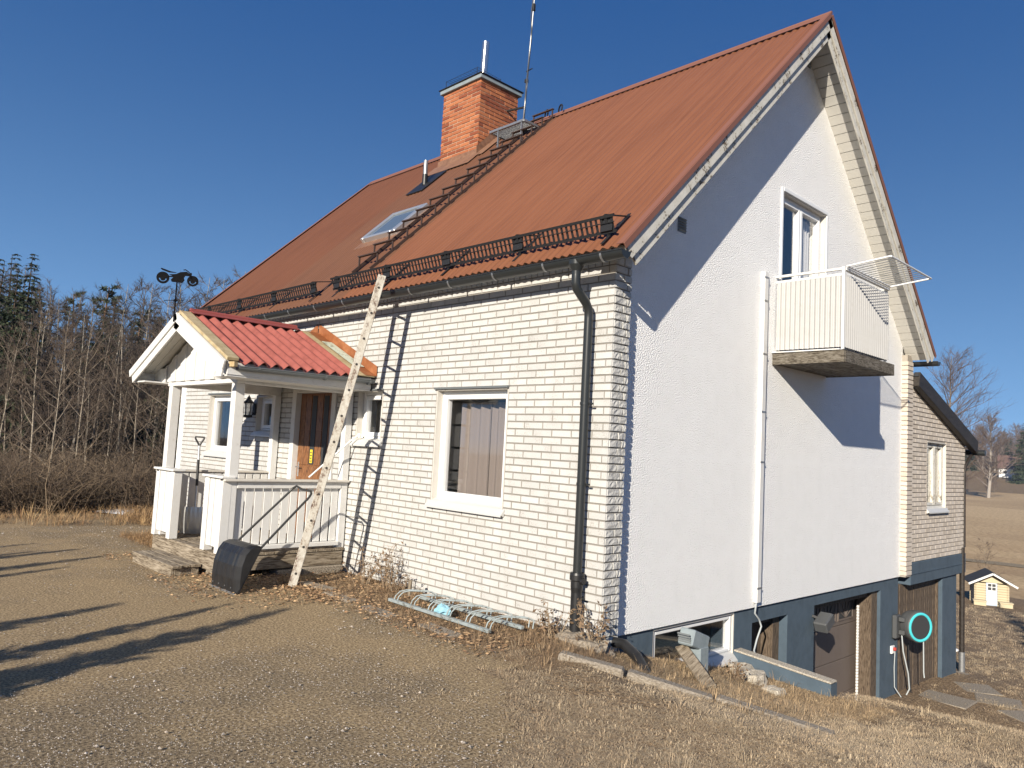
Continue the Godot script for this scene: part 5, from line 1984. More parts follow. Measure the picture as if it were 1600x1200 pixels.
func blob(g: G, c: Vector3, r: Vector3, nu: int, nv: int, rough: float, sd: int) -> void:
	var f := FastNoiseLite.new()
	f.seed = sd
	f.frequency = 1.6
	var P := func(i: int, j: int) -> Vector3:
		var a := TAU * (i % nu) / nu
		var b := PI * j / nv
		var d := Vector3(sin(b) * cos(a), cos(b), sin(b) * sin(a))
		return c + d * r * (1.0 + f.get_noise_3dv(d * 1.7) * rough * 2.0)
	for j in nv:
		for i in nu:
			var a: Vector3 = P.call(i, j)
			g.quad(a, P.call(i + 1, j), P.call(i + 1, j + 1), P.call(i, j + 1), a - c + (P.call(i + 1, j + 1) - c))

func rock(g: G, c: Vector3, r: Vector3, sd: int) -> void:
	# blocky stone: a sphere pushed towards a box, then roughened
	var f := FastNoiseLite.new()
	f.seed = sd
	f.frequency = 0.9
	var nu := 18
	var nv := 11
	var P := func(i: int, j: int) -> Vector3:
		var a := TAU * (i % nu) / nu
		var b := PI * j / nv
		var d := Vector3(sin(b) * cos(a), cos(b), sin(b) * sin(a))
		var m := maxf(absf(d.x), maxf(absf(d.y), absf(d.z)))
		return c + d / lerpf(1.0, m, 0.75) * r * (1.0 + f.get_noise_3dv(d * 1.5) * 0.28)
	for j in nv:
		for i in nu:
			var a: Vector3 = P.call(i, j)
			g.quad(a, P.call(i + 1, j), P.call(i + 1, j + 1), P.call(i, j + 1), a - c + (P.call(i + 1, j + 1) - c))

func build_playhouse() -> void:
	var at := Vector3(-2.75, height(-2.75, -23.2) - 0.02, -23.2)
	var Ph := thing("playhouse", "small yellow log playhouse with dark roof on the lawn", "playhouse", at)
	Ph.rotation.y = 0.0
	var b := Basis(Vector3.UP, 0.42)
	var F := func(x: float, y: float, z: float) -> Vector3: return at + b * Vector3(x, y, z) * 0.78
	var g := G.new()
	for k in 9:
		var y := 0.06 + k * 0.1
		for q in [[-0.62, -0.5, 0.62, -0.5], [-0.62, 0.5, -0.2, 0.5], [0.2, 0.5, 0.62, 0.5], [-0.56, -0.56, -0.56, 0.56], [0.56, -0.56, 0.56, 0.56]]:
			g.bar(F.call(q[0], y, q[1]), F.call(q[2], y, q[3]), 0.04, 0.074, Vector3.UP, 0.011)
	part(Ph, "log_wall", g, M.play_yellow)
	g = G.new()
	for z: float in [-0.5, 0.5]:
		for s: float in [-1.0, 1.0]:
			var zz := z + 0.022 * s
			g.tri(F.call(-0.6, 0.95, zz), F.call(0.6, 0.95, zz), F.call(0, 1.33, zz), b * Vector3(0, 0, s))
	part(Ph, "gable", g, M.play_yellow)
	for s: float in [-1.0, 1.0]:
		g = G.new()
		var n := (b * Vector3(s * 0.55, 1, 0)).normalized()
		g.bar(F.call(0, 1.37, 0), F.call(s * 0.85, 0.90, 0), 1.25, 0.035, n)
		part(Ph, "roof", g, M.felt)
		g = G.new()
		g.bar(F.call(0, 1.335, 0.81), F.call(s * 0.86, 0.865, 0.81), 0.02, 0.06, n)
		part(Ph, "bargeboard", g, M.white_wood)
	g = G.new()
	g.obox(F.call(0, 0.48, 0.5), b, Vector3(0.156, 0.3588, 0.0234), 0.01)
	part(Ph, "door", g, M.play_blue)
	g = G.new()
	g.obox(F.call(0.0, 0.78, 0.535), b, Vector3(0.1092, 0.1014, 0.00468))
	var wn := part(Ph, "window", g, M.reel_dark)
	g = G.new()
	for q in [[0.0, 0.78, 0.012, 0.14], [0.0, 0.78, 0.15, 0.012], [-0.15, 0.78, 0.012, 0.15], [0.15, 0.78, 0.012, 0.15], [0.0, 0.92, 0.16, 0.012], [0.0, 0.64, 0.16, 0.012]]:
		g.obox(F.call(q[0], q[1], 0.545), b, Vector3(q[2] * 0.78, q[3] * 0.78, 0.006))
	part(wn, "glazing_bars", g, M.white_pvc)
	for s: float in [-1.0, 1.0]:
		g = G.new()
		g.obox(F.call(s * 0.46, 0.1, 0.72), b, Vector3(0.1716, 0.078, 0.1092), 0.01)
		g.obox(F.call(s * 0.46, 0.23, 0.72), b, Vector3(0.1872, 0.0195, 0.1248), 0.006)
		part(Ph, "bench", g, M.play_yellow)

# ------------------------------------------------------------------ trees
func limb(g: G, r: RandomNumberGenerator, p: Vector3, d: Vector3, l: float, r0: float, r1: float, segs: int, sides: int, wob: float, rise: float) -> Array:
	var pts := [p]
	var rad := [r0]
	for k in segs:
		d = (d + Vector3(r.randf_range(-wob, wob), r.randf_range(-wob, wob) + rise, r.randf_range(-wob, wob))).normalized()
		p = p + d * l / segs
		pts.append(p)
		rad.append(lerpf(r0, r1, (k + 1.0) / segs))
	g.tube(pts, rad, sides, false)
	return pts

func on_line(pts: Array, t: float) -> Vector3:
	var f := clampf(t, 0.0, 0.999) * (pts.size() - 1)
	return pts[int(f)].lerp(pts[int(f) + 1], f - int(f))

# leafless broadleaf; returns [trunk, branches]
func bare_tree(sd: int, h: float, rad: float, tc: Color, bc: Color, nb := 20, low := 0.2, spread := 0.34, thick := 1.0) -> Array:
	var r := RandomNumberGenerator.new()
	r.seed = sd
	var T := G.new()
	var B := G.new()
	T.col = tc
	var tp := limb(T, r, Vector3(0, -0.15, 0), Vector3.UP, h, rad, rad * 0.12, 10, 7, 0.05, 0.03)
	for k in nb:
		var t := lerpf(low, 0.97, pow((k + r.randf()) / nb, 0.85))
		var p := on_line(tp, t)
		var az := r.randf() * TAU
		var el := r.randf_range(0.5, 1.05)
		var d := Vector3(cos(az) * cos(el), sin(el), sin(az) * cos(el))
		var l := h * spread * pow(1.05 - t, 0.7) * r.randf_range(0.7, 1.2) + 0.2
		B.col = tc.lerp(bc, 0.6)
		var bp := limb(B, r, p, d, l, rad * 0.34 * (1.1 - t) + 0.008, 0.006, 4, 4, 0.16, 0.05)
		for j in 6:
			var q := on_line(bp, r.randf_range(0.2, 1.0))
			var d2 := (d + Vector3(r.randf_range(-0.9, 0.9), r.randf_range(-0.3, 0.7), r.randf_range(-0.9, 0.9))).normalized()
			B.col = bc
			var sp := limb(B, r, q, d2, l * r.randf_range(0.3, 0.55), 0.008 * thick, 0.004 * thick, 2, 3, 0.2, 0.04)
			for i in 6:
				var q2 := on_line(sp, r.randf_range(0.1, 1.0))
				var d3 := (d2 + Vector3(r.randf_range(-1, 1), r.randf_range(-0.5, 0.7), r.randf_range(-1, 1))).normalized()
				limb(B, r, q2, d3, l * r.randf_range(0.12, 0.28) + 0.1, 0.0042 * thick, 0.002 * thick, 1, 3, 0.1, 0.0)
	return [T, B]

# needle tree; returns [trunk, crown]
func conifer(sd: int, h: float, w: float, low := 0.1, dens := 1.0, narrow := false) -> Array:
	var r := RandomNumberGenerator.new()
	r.seed = sd
	var T := G.new()
	var C := G.new()
	T.col = Color(0.10, 0.07, 0.05)
	limb(T, r, Vector3(0, -0.15, 0), Vector3.UP, h * 0.98, w * 0.07 + 0.03, 0.01, 6, 6, 0.01, 0.03)
	var whorls := int(h / (0.36 if not narrow else 0.1) * dens) + 6
	for k in whorls:
		var t := lerpf(low, 0.99, (k + r.randf() * 0.6) / whorls)
		var rd := w * pow(1.0 - t, 0.8) * r.randf_range(0.65, 1.15) + 0.04 * w
		var nb := 7
		for j in nb:
			var az := TAU * j / nb + r.randf() * 0.8
			var out := Vector3(cos(az), 0, sin(az))
			var base := Vector3(0, h * t, 0)
			var tip := base + out * rd + Vector3(0, (0.9 if narrow else -0.28) * rd + r.randf_range(-0.1, 0.1) * rd, 0)
			C.col = Color(0.07, 0.05, 0.035)
			if not narrow:
				C.tube([base, tip], [0.014, 0.004], 3, false)
			var n := int(clampf(rd * 15.0, 6.0, 20.0))
			for i in n:
				var f := (i + r.randf()) / n
				var c := base.lerp(tip, lerpf(0.15, 1.05, f))
				var s := rd * (0.30 if not narrow else 0.5) * r.randf_range(0.6, 1.2) * (1.2 - 0.5 * f) + 0.02
				var sidev := Vector3(-out.z, 0, out.x) * r.randf_range(-1, 1) + out * r.randf_range(0.2, 0.9) + Vector3(0, r.randf_range(-0.55, 0.3) if not narrow else r.randf_range(0.2, 1.2), 0)
				sidev = sidev.normalized()
				var up := sidev.cross(Vector3(r.randf_range(-1, 1), 1.0, r.randf_range(-1, 1))).normalized()
				var g := r.randf()
				C.col = Color(0.022, 0.036, 0.016).lerp(Color(0.062, 0.078, 0.034), g * g)
				C.tri(c - up * s * 0.36, c + sidev * s, c + up * s * 0.36)
				C.tri(c - up * s * 0.3 + sidev * s * 0.3, c + sidev * s * 0.9 + Vector3(0, -0.45 * s, 0), c + up * s * 0.3 + sidev * s * 0.2)
	return [T, C]

func pine(sd: int, h: float, w: float) -> Array:
	var r := RandomNumberGenerator.new()
	r.seed = sd
	var T := G.new()
	var C := G.new()
	T.col = Color(0.20, 0.115, 0.07)
	var tp := limb(T, r, Vector3(0, -0.15, 0), Vector3.UP, h * 0.97, w * 0.09 + 0.04, 0.03, 8, 6, 0.03, 0.03)
	for k in 34:
		var t := lerpf(0.38, 1.0, (k + r.randf()) / 34.0)
		var az := r.randf() * TAU
		var l := w * (1.15 - t) * r.randf_range(0.5, 1.3) + 0.25
		var p := on_line(tp, t)
		var d := Vector3(cos(az), r.randf_range(0.1, 0.6), sin(az)).normalized()
		C.col = Color(0.13, 0.085, 0.055)
		var bp := limb(C, r, p, d, l, 0.03, 0.01, 3, 3, 0.15, 0.06)
		for j in 5:
			var c := on_line(bp, r.randf_range(0.4, 1.0))
			for i in 14:
				var dir := Vector3(r.randf_range(-1, 1), r.randf_range(-0.4, 1), r.randf_range(-1, 1)).normalized()
				var s := r.randf_range(0.16, 0.36)
				var up := dir.cross(Vector3(r.randf_range(-1, 1), r.randf_range(-1, 1), r.randf_range(-1, 1))).normalized()
				C.col = Color(0.025, 0.040, 0.020).lerp(Color(0.075, 0.09, 0.045), r.randf() * r.randf())
				C.tri(c - up * s * 0.16, c + dir * s, c + up * s * 0.16)
	return [T, C]

var protos := {}
func tree(called: String, key: String, label: String, category: String, at: Vector3, turn: float, sc: float, group := "") -> Node3D:
	var o := Node3D.new()
	o.name = numbered(called)
	o.position = at
	o.rotation.y = turn
	o.scale = Vector3.ONE * sc
	add_child(o)
	for k in 2:
		var mi := MeshInstance3D.new()
		mi.mesh = protos[key][k]
		mi.material_override = M.bark if (k == 0 or not protos[key][2]) else M.leaf
		mi.name = ["trunk", "crown"][k]
		o.add_child(mi, true)
	o.set_meta("label", label)
	o.set_meta("category", category)
	if group:
		o.set_meta("group", group)
	return o

func proto(key: String, parts: Array, leafy: bool) -> void:
	protos[key] = [parts[0].mesh(), parts[1].mesh(), leafy]

func heading(deg: float, d: float) -> Vector3:
	var a := deg_to_rad(deg)
	var p := Vector3(cam_at.x - cos(a) * d, 0, cam_at.z - sin(a) * d)
	p.y = height(p.x, p.z)
	return p

func build_background() -> void:
	var grey := Color(0.26, 0.22, 0.185)
	var pale := Color(0.46, 0.42, 0.36)
	var twig := Color(0.135, 0.108, 0.092)
	for k in 4:
		proto("bare%d" % k, bare_tree(400 + k, 10.0, 0.11, grey, twig, 22, 0.22, 0.30, 1.6), false)
	for k in 3:
		proto("birch%d" % k, bare_tree(420 + k, 10.0, 0.085, pale, twig, 20, 0.35, 0.26, 1.6), false)
	for k in 3:
		proto("sapling%d" % k, bare_tree(440 + k, 4.5, 0.028, Color(0.42, 0.37, 0.30), Color(0.20, 0.155, 0.12), 14, 0.15, 0.30, 0.9), false)
	for k in 3:
		proto("spruce%d" % k, conifer(460 + k, 11.0, 1.9, 0.08), true)
	for k in 2:
		proto("pine%d" % k, pine(480 + k, 11.0, 1.7), true)
	proto("big_birch", bare_tree(501, 17.0, 0.36, Color(0.48, 0.44, 0.40), Color(0.22, 0.17, 0.15), 70, 0.10, 0.42, 5.0), false)
	proto("round_tree", bare_tree(507, 10.5, 0.12, grey, Color(0.19, 0.14, 0.12), 64, 0.22, 0.36, 1.0), false)
	proto("far_spruce", conifer(470, 14.0, 3.2, 0.03, 0.6), true)
	for k in 2:
		proto("column%d" % k, conifer(490 + k, 3.0, 0.30, 0.04, 1.0, true), true)
	var nth := ["first", "second", "third", "fourth", "fifth", "sixth", "seventh", "eighth", "ninth", "tenth", "eleventh", "twelfth", "thirteenth", "fourteenth", "fifteenth", "sixteenth", "seventeenth", "eighteenth"]
	var by_side := func(p, q): return p[0] < q[0]
	# forest edge beyond the yard
	var r := rng
	r.seed = 99
	for k in 36:
		var p := heading(lerpf(4.0, 27.0, (k + r.randf()) / 36.0), rr(46.0, 62.0))
		tree("spruce_tree", "spruce%d" % (k % 3), "dark spruce standing deep in the forest", "tree", p, r.randf() * TAU, rr(0.66, 0.9), "spruces deep in the forest")
	var row := [[11.6, 33.0, 0.74], [8.2, 30.0, 0.66], [9.6, 38.0, 0.80], [10.7, 43.0, 0.90], [9.9, 28.0, 0.62], [10.9, 27.0, 0.58], [12.2, 30.0, 0.56], [12.8, 40.0, 0.66], [14.6, 29.0, 0.46], [15.8, 30.0, 0.54], [16.9, 31.0, 0.5], [18.0, 42.0, 0.70], [19.2, 36.0, 0.52], [20.2, 40.0, 0.6], [21.4, 44.0, 0.66], [23.2, 40.0, 0.6]]
	row.sort_custom(by_side)
	for k in row.size():
		var q: Array = row[k]
		tree("spruce_tree", "spruce%d" % (int(q[1]) % 3), nth[k] + " from the far end of the dark spruces along the forest edge", "tree", heading(q[0], q[1]), r.randf() * TAU, q[2], "dark spruces along the forest edge")
	row = [[15.6, 36.0, 0.72], [14.0, 41.0, 0.74], [16.4, 44.0, 0.8], [17.6, 38.0, 0.66], [19.6, 46.0, 0.74]]
	row.sort_custom(by_side)
	for k in row.size():
		var q: Array = row[k]
		tree("pine_tree", "pine%d" % (int(q[1]) % 2), nth[k] + " bushy dark pine from the left among the bare trees", "tree", heading(q[0], q[1]), r.randf() * TAU, q[2], "pines at the forest edge")
	for k in 38:
		var p := heading(lerpf(5.0, 25.5, (k + r.randf()) / 38.0), rr(26.0, 50.0))
		var s: float = (p - cam_at).length() / 40.0
		tree("bare_tree", "bare%d" % (k % 4), "bare grey tree in the forest edge", "tree", p, r.randf() * TAU, clampf(s * rr(0.62, 0.86), 0.4, 1.1), "bare grey trees in the forest edge")
	row = [[16.6, 30.0, 0.68], [20.9, 27.0, 0.66], [21.7, 30.0, 0.74], [22.9, 29.0, 0.72], [23.8, 34.0, 0.86], [12.6, 28.0, 0.55], [13.6, 31.0, 0.62], [18.4, 33.0, 0.74], [24.6, 33.0, 0.82], [19.7, 29.0, 0.66], [17.5, 24.0, 0.5], [14.8, 25.0, 0.5]]
	row.sort_custom(by_side)
	for k in row.size():
		var q: Array = row[k]
		tree("birch_tree", "birch%d" % (int(q[0] * 10) % 3), nth[k] + " slender pale birch from the left before the forest", "tree", heading(q[0], q[1]), r.randf() * TAU, q[2], "slender pale birches before the forest")
	row = [[21.6, 22.0, 0.34], [22.6, 24.0, 0.40], [20.4, 26.0, 0.38]]
	row.sort_custom(by_side)
	for k in row.size():
		var q: Array = row[k]
		tree("young_spruce", "spruce%d" % (int(q[1]) % 3), nth[k] + " young green spruce from the left behind the porch", "tree", heading(q[0], q[1]), r.randf() * TAU, q[2], "young spruces behind the porch")
	for k in 34:
		var p := heading(lerpf(8.0, 25.0, (k + r.randf()) / 34.0), rr(18.5, 27.0))
		tree("sapling", "sapling%d" % (k % 3), "thin bare sapling in the thicket", "sapling", p, r.randf() * TAU, rr(0.6, 1.05), "thin saplings in the thicket")
	# pole lamp among the trees
	var lp := heading(11.8, 30.0)
	var L := thing("pole", "grey utility pole with a small lamp head among the trees", "pole", lp)
	var g := G.new()
	g.tube([lp, lp + Vector3(0, 4.9, 0)], [0.06, 0.045], 8)
	part(L, "shaft", g, M.galv)
	g = G.new()
	g.obox(lp + Vector3(0.1, 4.95, 0.1), Basis(), Vector3(0.2, 0.05, 0.12), 0.02)
	part(L, "lamp_head", g, M.galv)
	# narrow conifers behind the photographer, whose shadows cross the gravel
	for q in [[-3.27, 1.50, 1.0, 1.75], [-3.90, 1.9, 0.8, 1.0], [-4.82, 2.75, 0.9, 1.5], [-7.08, 2.6, 0.7, 0.95], [-7.5, 1.9, 0.7, 0.9], [-8.3, 2.0, 0.7, 0.85], [-8.5, 2.55, 0.7, 0.7], [-9.2, 2.45, 0.7, 0.85]]:
		var hh: float = 3.0 * q[2]
		var z: float = q[1] + (hh + 0.05) / 0.428
		var o := tree("columnar_conifer", "column%d" % (int(absf(q[0]) * 10) % 2), "narrow columnar conifer lining the drive behind the photographer", "tree", Vector3(q[0] + 0.414 * z, -0.1, z), r.randf() * TAU, q[2], "columnar conifers lining the drive")
		o.scale = Vector3(q[3], q[2], q[3])
	tree("spruce_tree", "spruce1", "spruce on the bank beyond the picture's edge shading the lower lawn", "tree", Vector3(5.6, height(5.6, -3.4), -3.4), 1.0, 0.62)
	# behind the lean-to and across the field
	var bt := Vector3(-8.6, height(-8.6, -37.4), -37.4)
	tree("bare_tree", "round_tree", "bare twiggy tree rising behind the lean-to roof", "tree", bt, 0.4, 1.0)
	var bb := Vector3(-41.9, height(-41.9, -178.6), -178.6)
	tree("bare_tree", "big_birch", "large spreading bare birch at the field edge", "tree", bb, 1.3, 1.0)
	for q in [[-74.0, -284.0, 1.0], [-78.0, -280.0, 0.85], [-51.0, -250.0, 1.25], [-46.0, -262.0, 1.2], [-66.0, -300.0, 0.9], [-70.0, -310.0, 1.0], [-61.0, -306.0, 0.8], [-84.0, -296.0, 0.9], [-90.0, -300.0, 1.1]]:
		tree("spruce_tree", "far_spruce", "dark spruce on the far hillside", "tree", Vector3(q[0], height(q[0], q[1]), q[1]), r.randf() * TAU, q[2], "spruces on the far hillside")
	for k in 26:
		var x := lerpf(-96.0, -34.0, (k + r.randf()) / 26.0)
		var z := rr(-330.0, -262.0)
		tree("bare_tree", "big_birch", "bare tree on the far hillside", "tree", Vector3(x, height(x, z), z), r.randf() * TAU, rr(0.5, 0.85), "bare trees on the far hillside")
	for k in 9:
		var x := lerpf(-62.0, -47.0, (k + r.randf()) / 9.0)
		var z := -188.0 - r.randf() * 25.0
		tree("bush", "round_tree", "low brown bush along the far field margin", "bush", Vector3(x, height(x, z) - 0.6, z), r.randf() * TAU, rr(0.3, 0.55), "bushes along the far field margin")
	far_house(Vector3(-56.0, 0, -268.0), 0.25, 11.0, 7.0, 3.0, 3.6, M.white_wood, M.far_roof, "white house with brown red roof on the far hill")
	far_house(Vector3(-47.5, 0, -290.0), -0.3, 9.0, 7.0, 3.0, 3.2, M.play_yellow, M.far_roof, "pale house half hidden by trees further up the hill")

func far_house(at: Vector3, turn: float, w: float, d: float, h: float, rh: float, wm: Material, rm: Material, label: String) -> void:
	at.y = height(at.x, at.z) - 0.3
	var F := thing("far_house", label, "house", at)
	var b := Basis(Vector3.UP, turn)
	var P := func(x: float, y: float, z: float) -> Vector3: return at + b * Vector3(x, y, z)
	var g := G.new()
	g.obox(P.call(0, h * 0.5, 0), b, Vector3(w, h, d) * 0.5)
	for s: float in [-1.0, 1.0]:
		g.tri(P.call(s * w * 0.5, h, -d * 0.5), P.call(s * w * 0.5, h, d * 0.5), P.call(s * w * 0.5, h + rh, 0), b * Vector3(s, 0, 0))
	part(F, "wall", g, wm)
	g = G.new()
	for s: float in [-1.0, 1.0]:
		var n := (b * Vector3(0, d * 0.5, s * rh)).normalized()
		g.bar(P.call(0, h + rh + 0.1, 0), P.call(0, h - 0.3, s * (d * 0.5 + 0.4)), w + 0.8, 0.15, n)
	var rf := part(F, "roof", g, rm)
	g = G.new()
	g.obox(P.call(w * 0.2, h + rh + 0.3, 0), b, Vector3(0.4, 0.7, 0.4))
	part(rf, "chimney", g, M.clay2)
	for k in 4:
		var x := lerpf(-w * 0.36, w * 0.36, k / 3.0)
		g = G.new()
		g.obox(P.call(x, h * 0.55, d * 0.5), b, Vector3(0.55, 0.6, 0.04))
		var wd := part(F, "window", g, M.white_pvc)
		g = G.new()
		g.obox(P.call(x, h * 0.55, d * 0.5 + 0.05), b, Vector3(0.42, 0.48, 0.02))
		part(wd, "pane", g, M.reel_dark)

# ------------------------------------------------------------------ ground cover
func tuft(sd: int, blades: int, h: float, spread: float, lie: float) -> ArrayMesh:
	var r := RandomNumberGenerator.new()
	r.seed = sd
	var g := G.new()
	for k in blades:
		var az := r.randf() * TAU
		var out := Vector3(cos(az), 0, sin(az))
		var sd2 := Vector3(-out.z, 0, out.x)
		var p := out * spread * r.randf() + Vector3(0, -0.005, 0)
		var hh := h * r.randf_range(0.5, 1.2)
		var ln := lie * r.randf_range(0.4, 1.3)
		var w := r.randf_range(0.0009, 0.0019)
		var a := p + out * hh * ln * 0.35 + Vector3(0, hh * 0.6, 0)
		var b := p + out * hh * ln * 1.1 + Vector3(0, hh * r.randf_range(0.55, 0.9) / maxf(0.7, ln), 0)
		var t := r.randf()
		g.col = Color(0.62, 0.52, 0.375).lerp(Color(0.36, 0.29, 0.205), t)
		g.quad(p - sd2 * w, p + sd2 * w, a + sd2 * w, a - sd2 * w)
		g.tri(a - sd2 * w, a + sd2 * w, b)
	return g.mesh()

func build_vegetation() -> void:
	var r := rng
	r.seed = 1234
	# dry lawn: short matted tufts, denser near the camera
	var tm := [tuft(1, 26, 0.026, 0.085, 2.6), tuft(2, 24, 0.036, 0.085, 2.2), tuft(3, 28, 0.020, 0.09, 3.4), tuft(4, 8, 0.10, 0.06, 0.9)]
	var xf := [[], [], [], []]
	var cs := [[], [], [], []]
	var put := func(x: float, z: float, k: int, s: float, tint: Color) -> void:
		var y := height(x, z)
		xf[k].append(Transform3D(Basis(Vector3.UP, r.randf() * TAU).scaled(Vector3(s, s * r.randf_range(0.7, 1.2), s)), Vector3(x, y, z)))
		cs[k].append(tint)
	for i in 60000:
		# polar draw round the camera so that density falls with distance
		var d := 1.6 + 27.0 * pow(r.randf(), 1.9)
		var a := deg_to_rad(r.randf_range(36.0, 92.0))
		var x := cam_at.x - cos(a) * d
		var z := cam_at.z - sin(a) * d
		if x < 0.02 and z < 0.0 and x > -10.2 and z > -11.0:
			continue
		if z > -10.9 and z < -2.75 and x < 0.9:
			if r.randf() < 0.85:
				continue
		if x < -0.3 and z > 0.0:
			continue
		var patch := hn.get_noise_2d(x * 9.0, z * 9.0)
		if is_gravel(x, z):
			if r.randf() > 0.05 + maxf(0.0, patch) * 0.3 or z > 2.4 + x:
				continue
		elif patch < -0.22 and r.randf() < 0.75:
			continue
		var v := r.randf_range(0.75, 1.15)
		var tint := Color(1.0, 0.97, 0.90).lerp(Color(0.78, 0.69, 0.60), r.randf()) * v
		put.call(x, z, (r.randi() % 3) if r.randf() < 0.985 else 3, 0.8 + d * 0.035, tint)
	# strip of taller dead growth along the front wall and the kerb
	for i in 3800:
		var x := rr(-3.9, 0.3)
		var z := rr(0.04, 1.15)
		if r.randf() < 0.35:
			x = rr(-0.9, 0.35)
			z = rr(0.1, 0.75)
		if x < -2.2 and r.randf() < 0.3:
			z = rr(0.15, 0.8)
		var tint := Color(0.80, 0.68, 0.55).lerp(Color(0.50, 0.40, 0.33), r.randf()) * r.randf_range(0.7, 1.1)
		put.call(x, z, (r.randi() % 3) if r.randf() < 0.93 else 3, rr(0.8, 1.2), tint)
	# bank at the gable foot
	for i in 5200:
		var x := rr(-0.05, 1.6)
		var z := rr(-2.6, 0.3)
		put.call(x, z, (r.randi() % 3) if r.randf() < 0.95 else 3, rr(0.8, 1.3), Color(0.92, 0.82, 0.67).lerp(Color(0.55, 0.45, 0.36), r.randf()) * r.randf_range(0.7, 1.1))
	# grass fringe in front of the thicket and beside the porch
	for i in 7000:
		var p := heading(rr(7.0, 26.0), rr(15.2, 18.8))
		if is_gravel(p.x, p.z) and r.randf() < 0.9:
			continue
		put.call(p.x, p.z, 3 if r.randf() < 0.6 else 1, rr(1.0, 3.0), Color(0.85, 0.70, 0.48).lerp(Color(0.48, 0.34, 0.24), r.randf()))
	for i in 1500:
		put.call(rr(-8.5, -6.5), rr(0.1, 1.4), 3 if r.randf() < 0.5 else 1, rr(0.8, 1.5), Color(0.80, 0.64, 0.44).lerp(Color(0.5, 0.36, 0.25), r.randf()))
	for k in 4:
		scatter("dry_grass", tm[k], M.grass, xf[k], cs[k], ["short matted dry grass on the bank", "dry grass tufts on the bank and lawn", "flattened dead grass over the lawn", "taller dead grass stems beside the walls"][k], "grass")
	# loose stone on the gravel
	var sm := []
	for k in 3:
		var g := G.new()
		var pts := []
		for i in 6:
			pts.append([Vector3.RIGHT, Vector3.LEFT, Vector3.UP, Vector3.DOWN, Vector3.BACK, Vector3.FORWARD][i] * r.randf_range(0.6, 1.1) + Vector3(r.randf_range(-0.2, 0.2), 0, r.randf_range(-0.2, 0.2)))
		for s in [[0, 2, 4], [4, 2, 1], [1, 2, 5], [5, 2, 0], [0, 4, 3], [4, 1, 3], [1, 5, 3], [5, 0, 3]]:
			var c: Vector3 = pts[s[0]] + pts[s[1]] + pts[s[2]]
			g.tri(pts[s[0]], pts[s[1]], pts[s[2]], c)
		sm.append(g.mesh())
	var sx := [[], [], []]
	var sc := [[], [], []]
	for i in 70000:
		var d := 2.0 + 13.0 * pow(r.randf(), 1.7)
		var a := deg_to_rad(r.randf_range(4.0, 66.0))
		var x := cam_at.x - cos(a) * d
		var z := cam_at.z - sin(a) * d
		if not is_gravel(x, z) or (x < -4.2 and x > -6.5 and z < 2.05):
			continue
		var loose := hn.get_noise_2d(x * 5.0, z * 5.0) + hn.get_noise_2d(x * 30.0, z * 30.0) * 0.4
		if loose < r.randf_range(-0.5, 0.35):
			continue
		var s := r.randf_range(0.0022, 0.0055) * (1.0 + d * 0.05)
		if r.randf() < 0.03:
			s *= 2.2
		var k := r.randi() % 3
		sx[k].append(Transform3D(Basis(Vector3.UP, r.randf() * TAU).scaled(Vector3(s, s * 0.7, s * r.randf_range(0.7, 1.2))), Vector3(x, height(x, z) + 0.014 + s * 0.25, z)))
		var v := r.randf_range(0.6, 1.25)
		sc[k].append((Color(0.36, 0.30, 0.24).lerp(Color(0.42, 0.39, 0.36), r.randf())) * v)
	for k in 3:
		scatter("loose_gravel", sm[k], M.plain_tint, sx[k], sc[k], "loose gravel stones strewn over the yard", "gravel")
	# fallen leaves and twigs by the porch, ladder and wall
	var lg := G.new()
	lg.tri(Vector3(-0.5, 0, 0), Vector3(0, 0.12, 0.3), Vector3(0.5, 0.05, 0))
	lg.tri(Vector3(-0.5, 0, 0), Vector3(0.5, 0.05, 0), Vector3(0, 0.16, -0.3))
	var lx := []
	var lc := []
	for i in 5200:
		var x := rr(-4.4, -0.2)
		var z := rr(0.1, 1.35)
		var q := r.randf()
		if q < 0.4:
			x = rr(-4.9, -2.6)
			z = 0.9 + absf(r.randfn(0.0, 0.5))
		elif q < 0.5:
			x = rr(-6.7, -6.1)
			z = rr(0.2, 2.3)
		elif q < 0.58:
			x = rr(-4.9, -3.3)
			z = rr(1.5, 2.3)
		var s := rr(0.018, 0.05)
		lx.append(Transform3D(Basis(Vector3.UP, r.randf() * TAU) * Basis(Vector3.RIGHT, rr(-0.7, 0.7)).scaled(Vector3.ONE * s), Vector3(x, height(x, z) + rr(0.014, 0.035), z)))
		lc.append(Color(0.30, 0.17, 0.09).lerp(Color(0.52, 0.36, 0.20), r.randf()) * r.randf_range(0.6, 1.15))
	scatter("leaf_litter", lg.mesh(), M.plain_tint, lx, lc, "brown dead leaves strewn along the front bed", "leaves")
	# thicket
	var tb := []
	for k in 4:
		var g := G.new()
		for i in 34:
			var az := r.randf() * TAU
			g.col = Color(0.13, 0.10, 0.075).lerp(Color(0.46, 0.36, 0.25), r.randf() * r.randf())
			var l := rr(0.4, 1.5)
			var pts := limb(g, r, Vector3(cos(az), 0, sin(az)) * rr(0.0, 0.5), Vector3(cos(az) * 0.35, 1.0, sin(az) * 0.35).normalized(), l, 0.009, 0.004, 4, 3, 0.22, -0.05)
			for j in 5:
				limb(g, r, on_line(pts, r.randf_range(0.25, 1.0)), Vector3(r.randf_range(-1, 1), r.randf_range(0.0, 1), r.randf_range(-1, 1)).normalized(), rr(0.2, 0.55), 0.005, 0.002, 2, 3, 0.2, 0.0)
		tb.append(g.mesh())
	var bx := [[], [], [], []]
	var bc := [[], [], [], []]
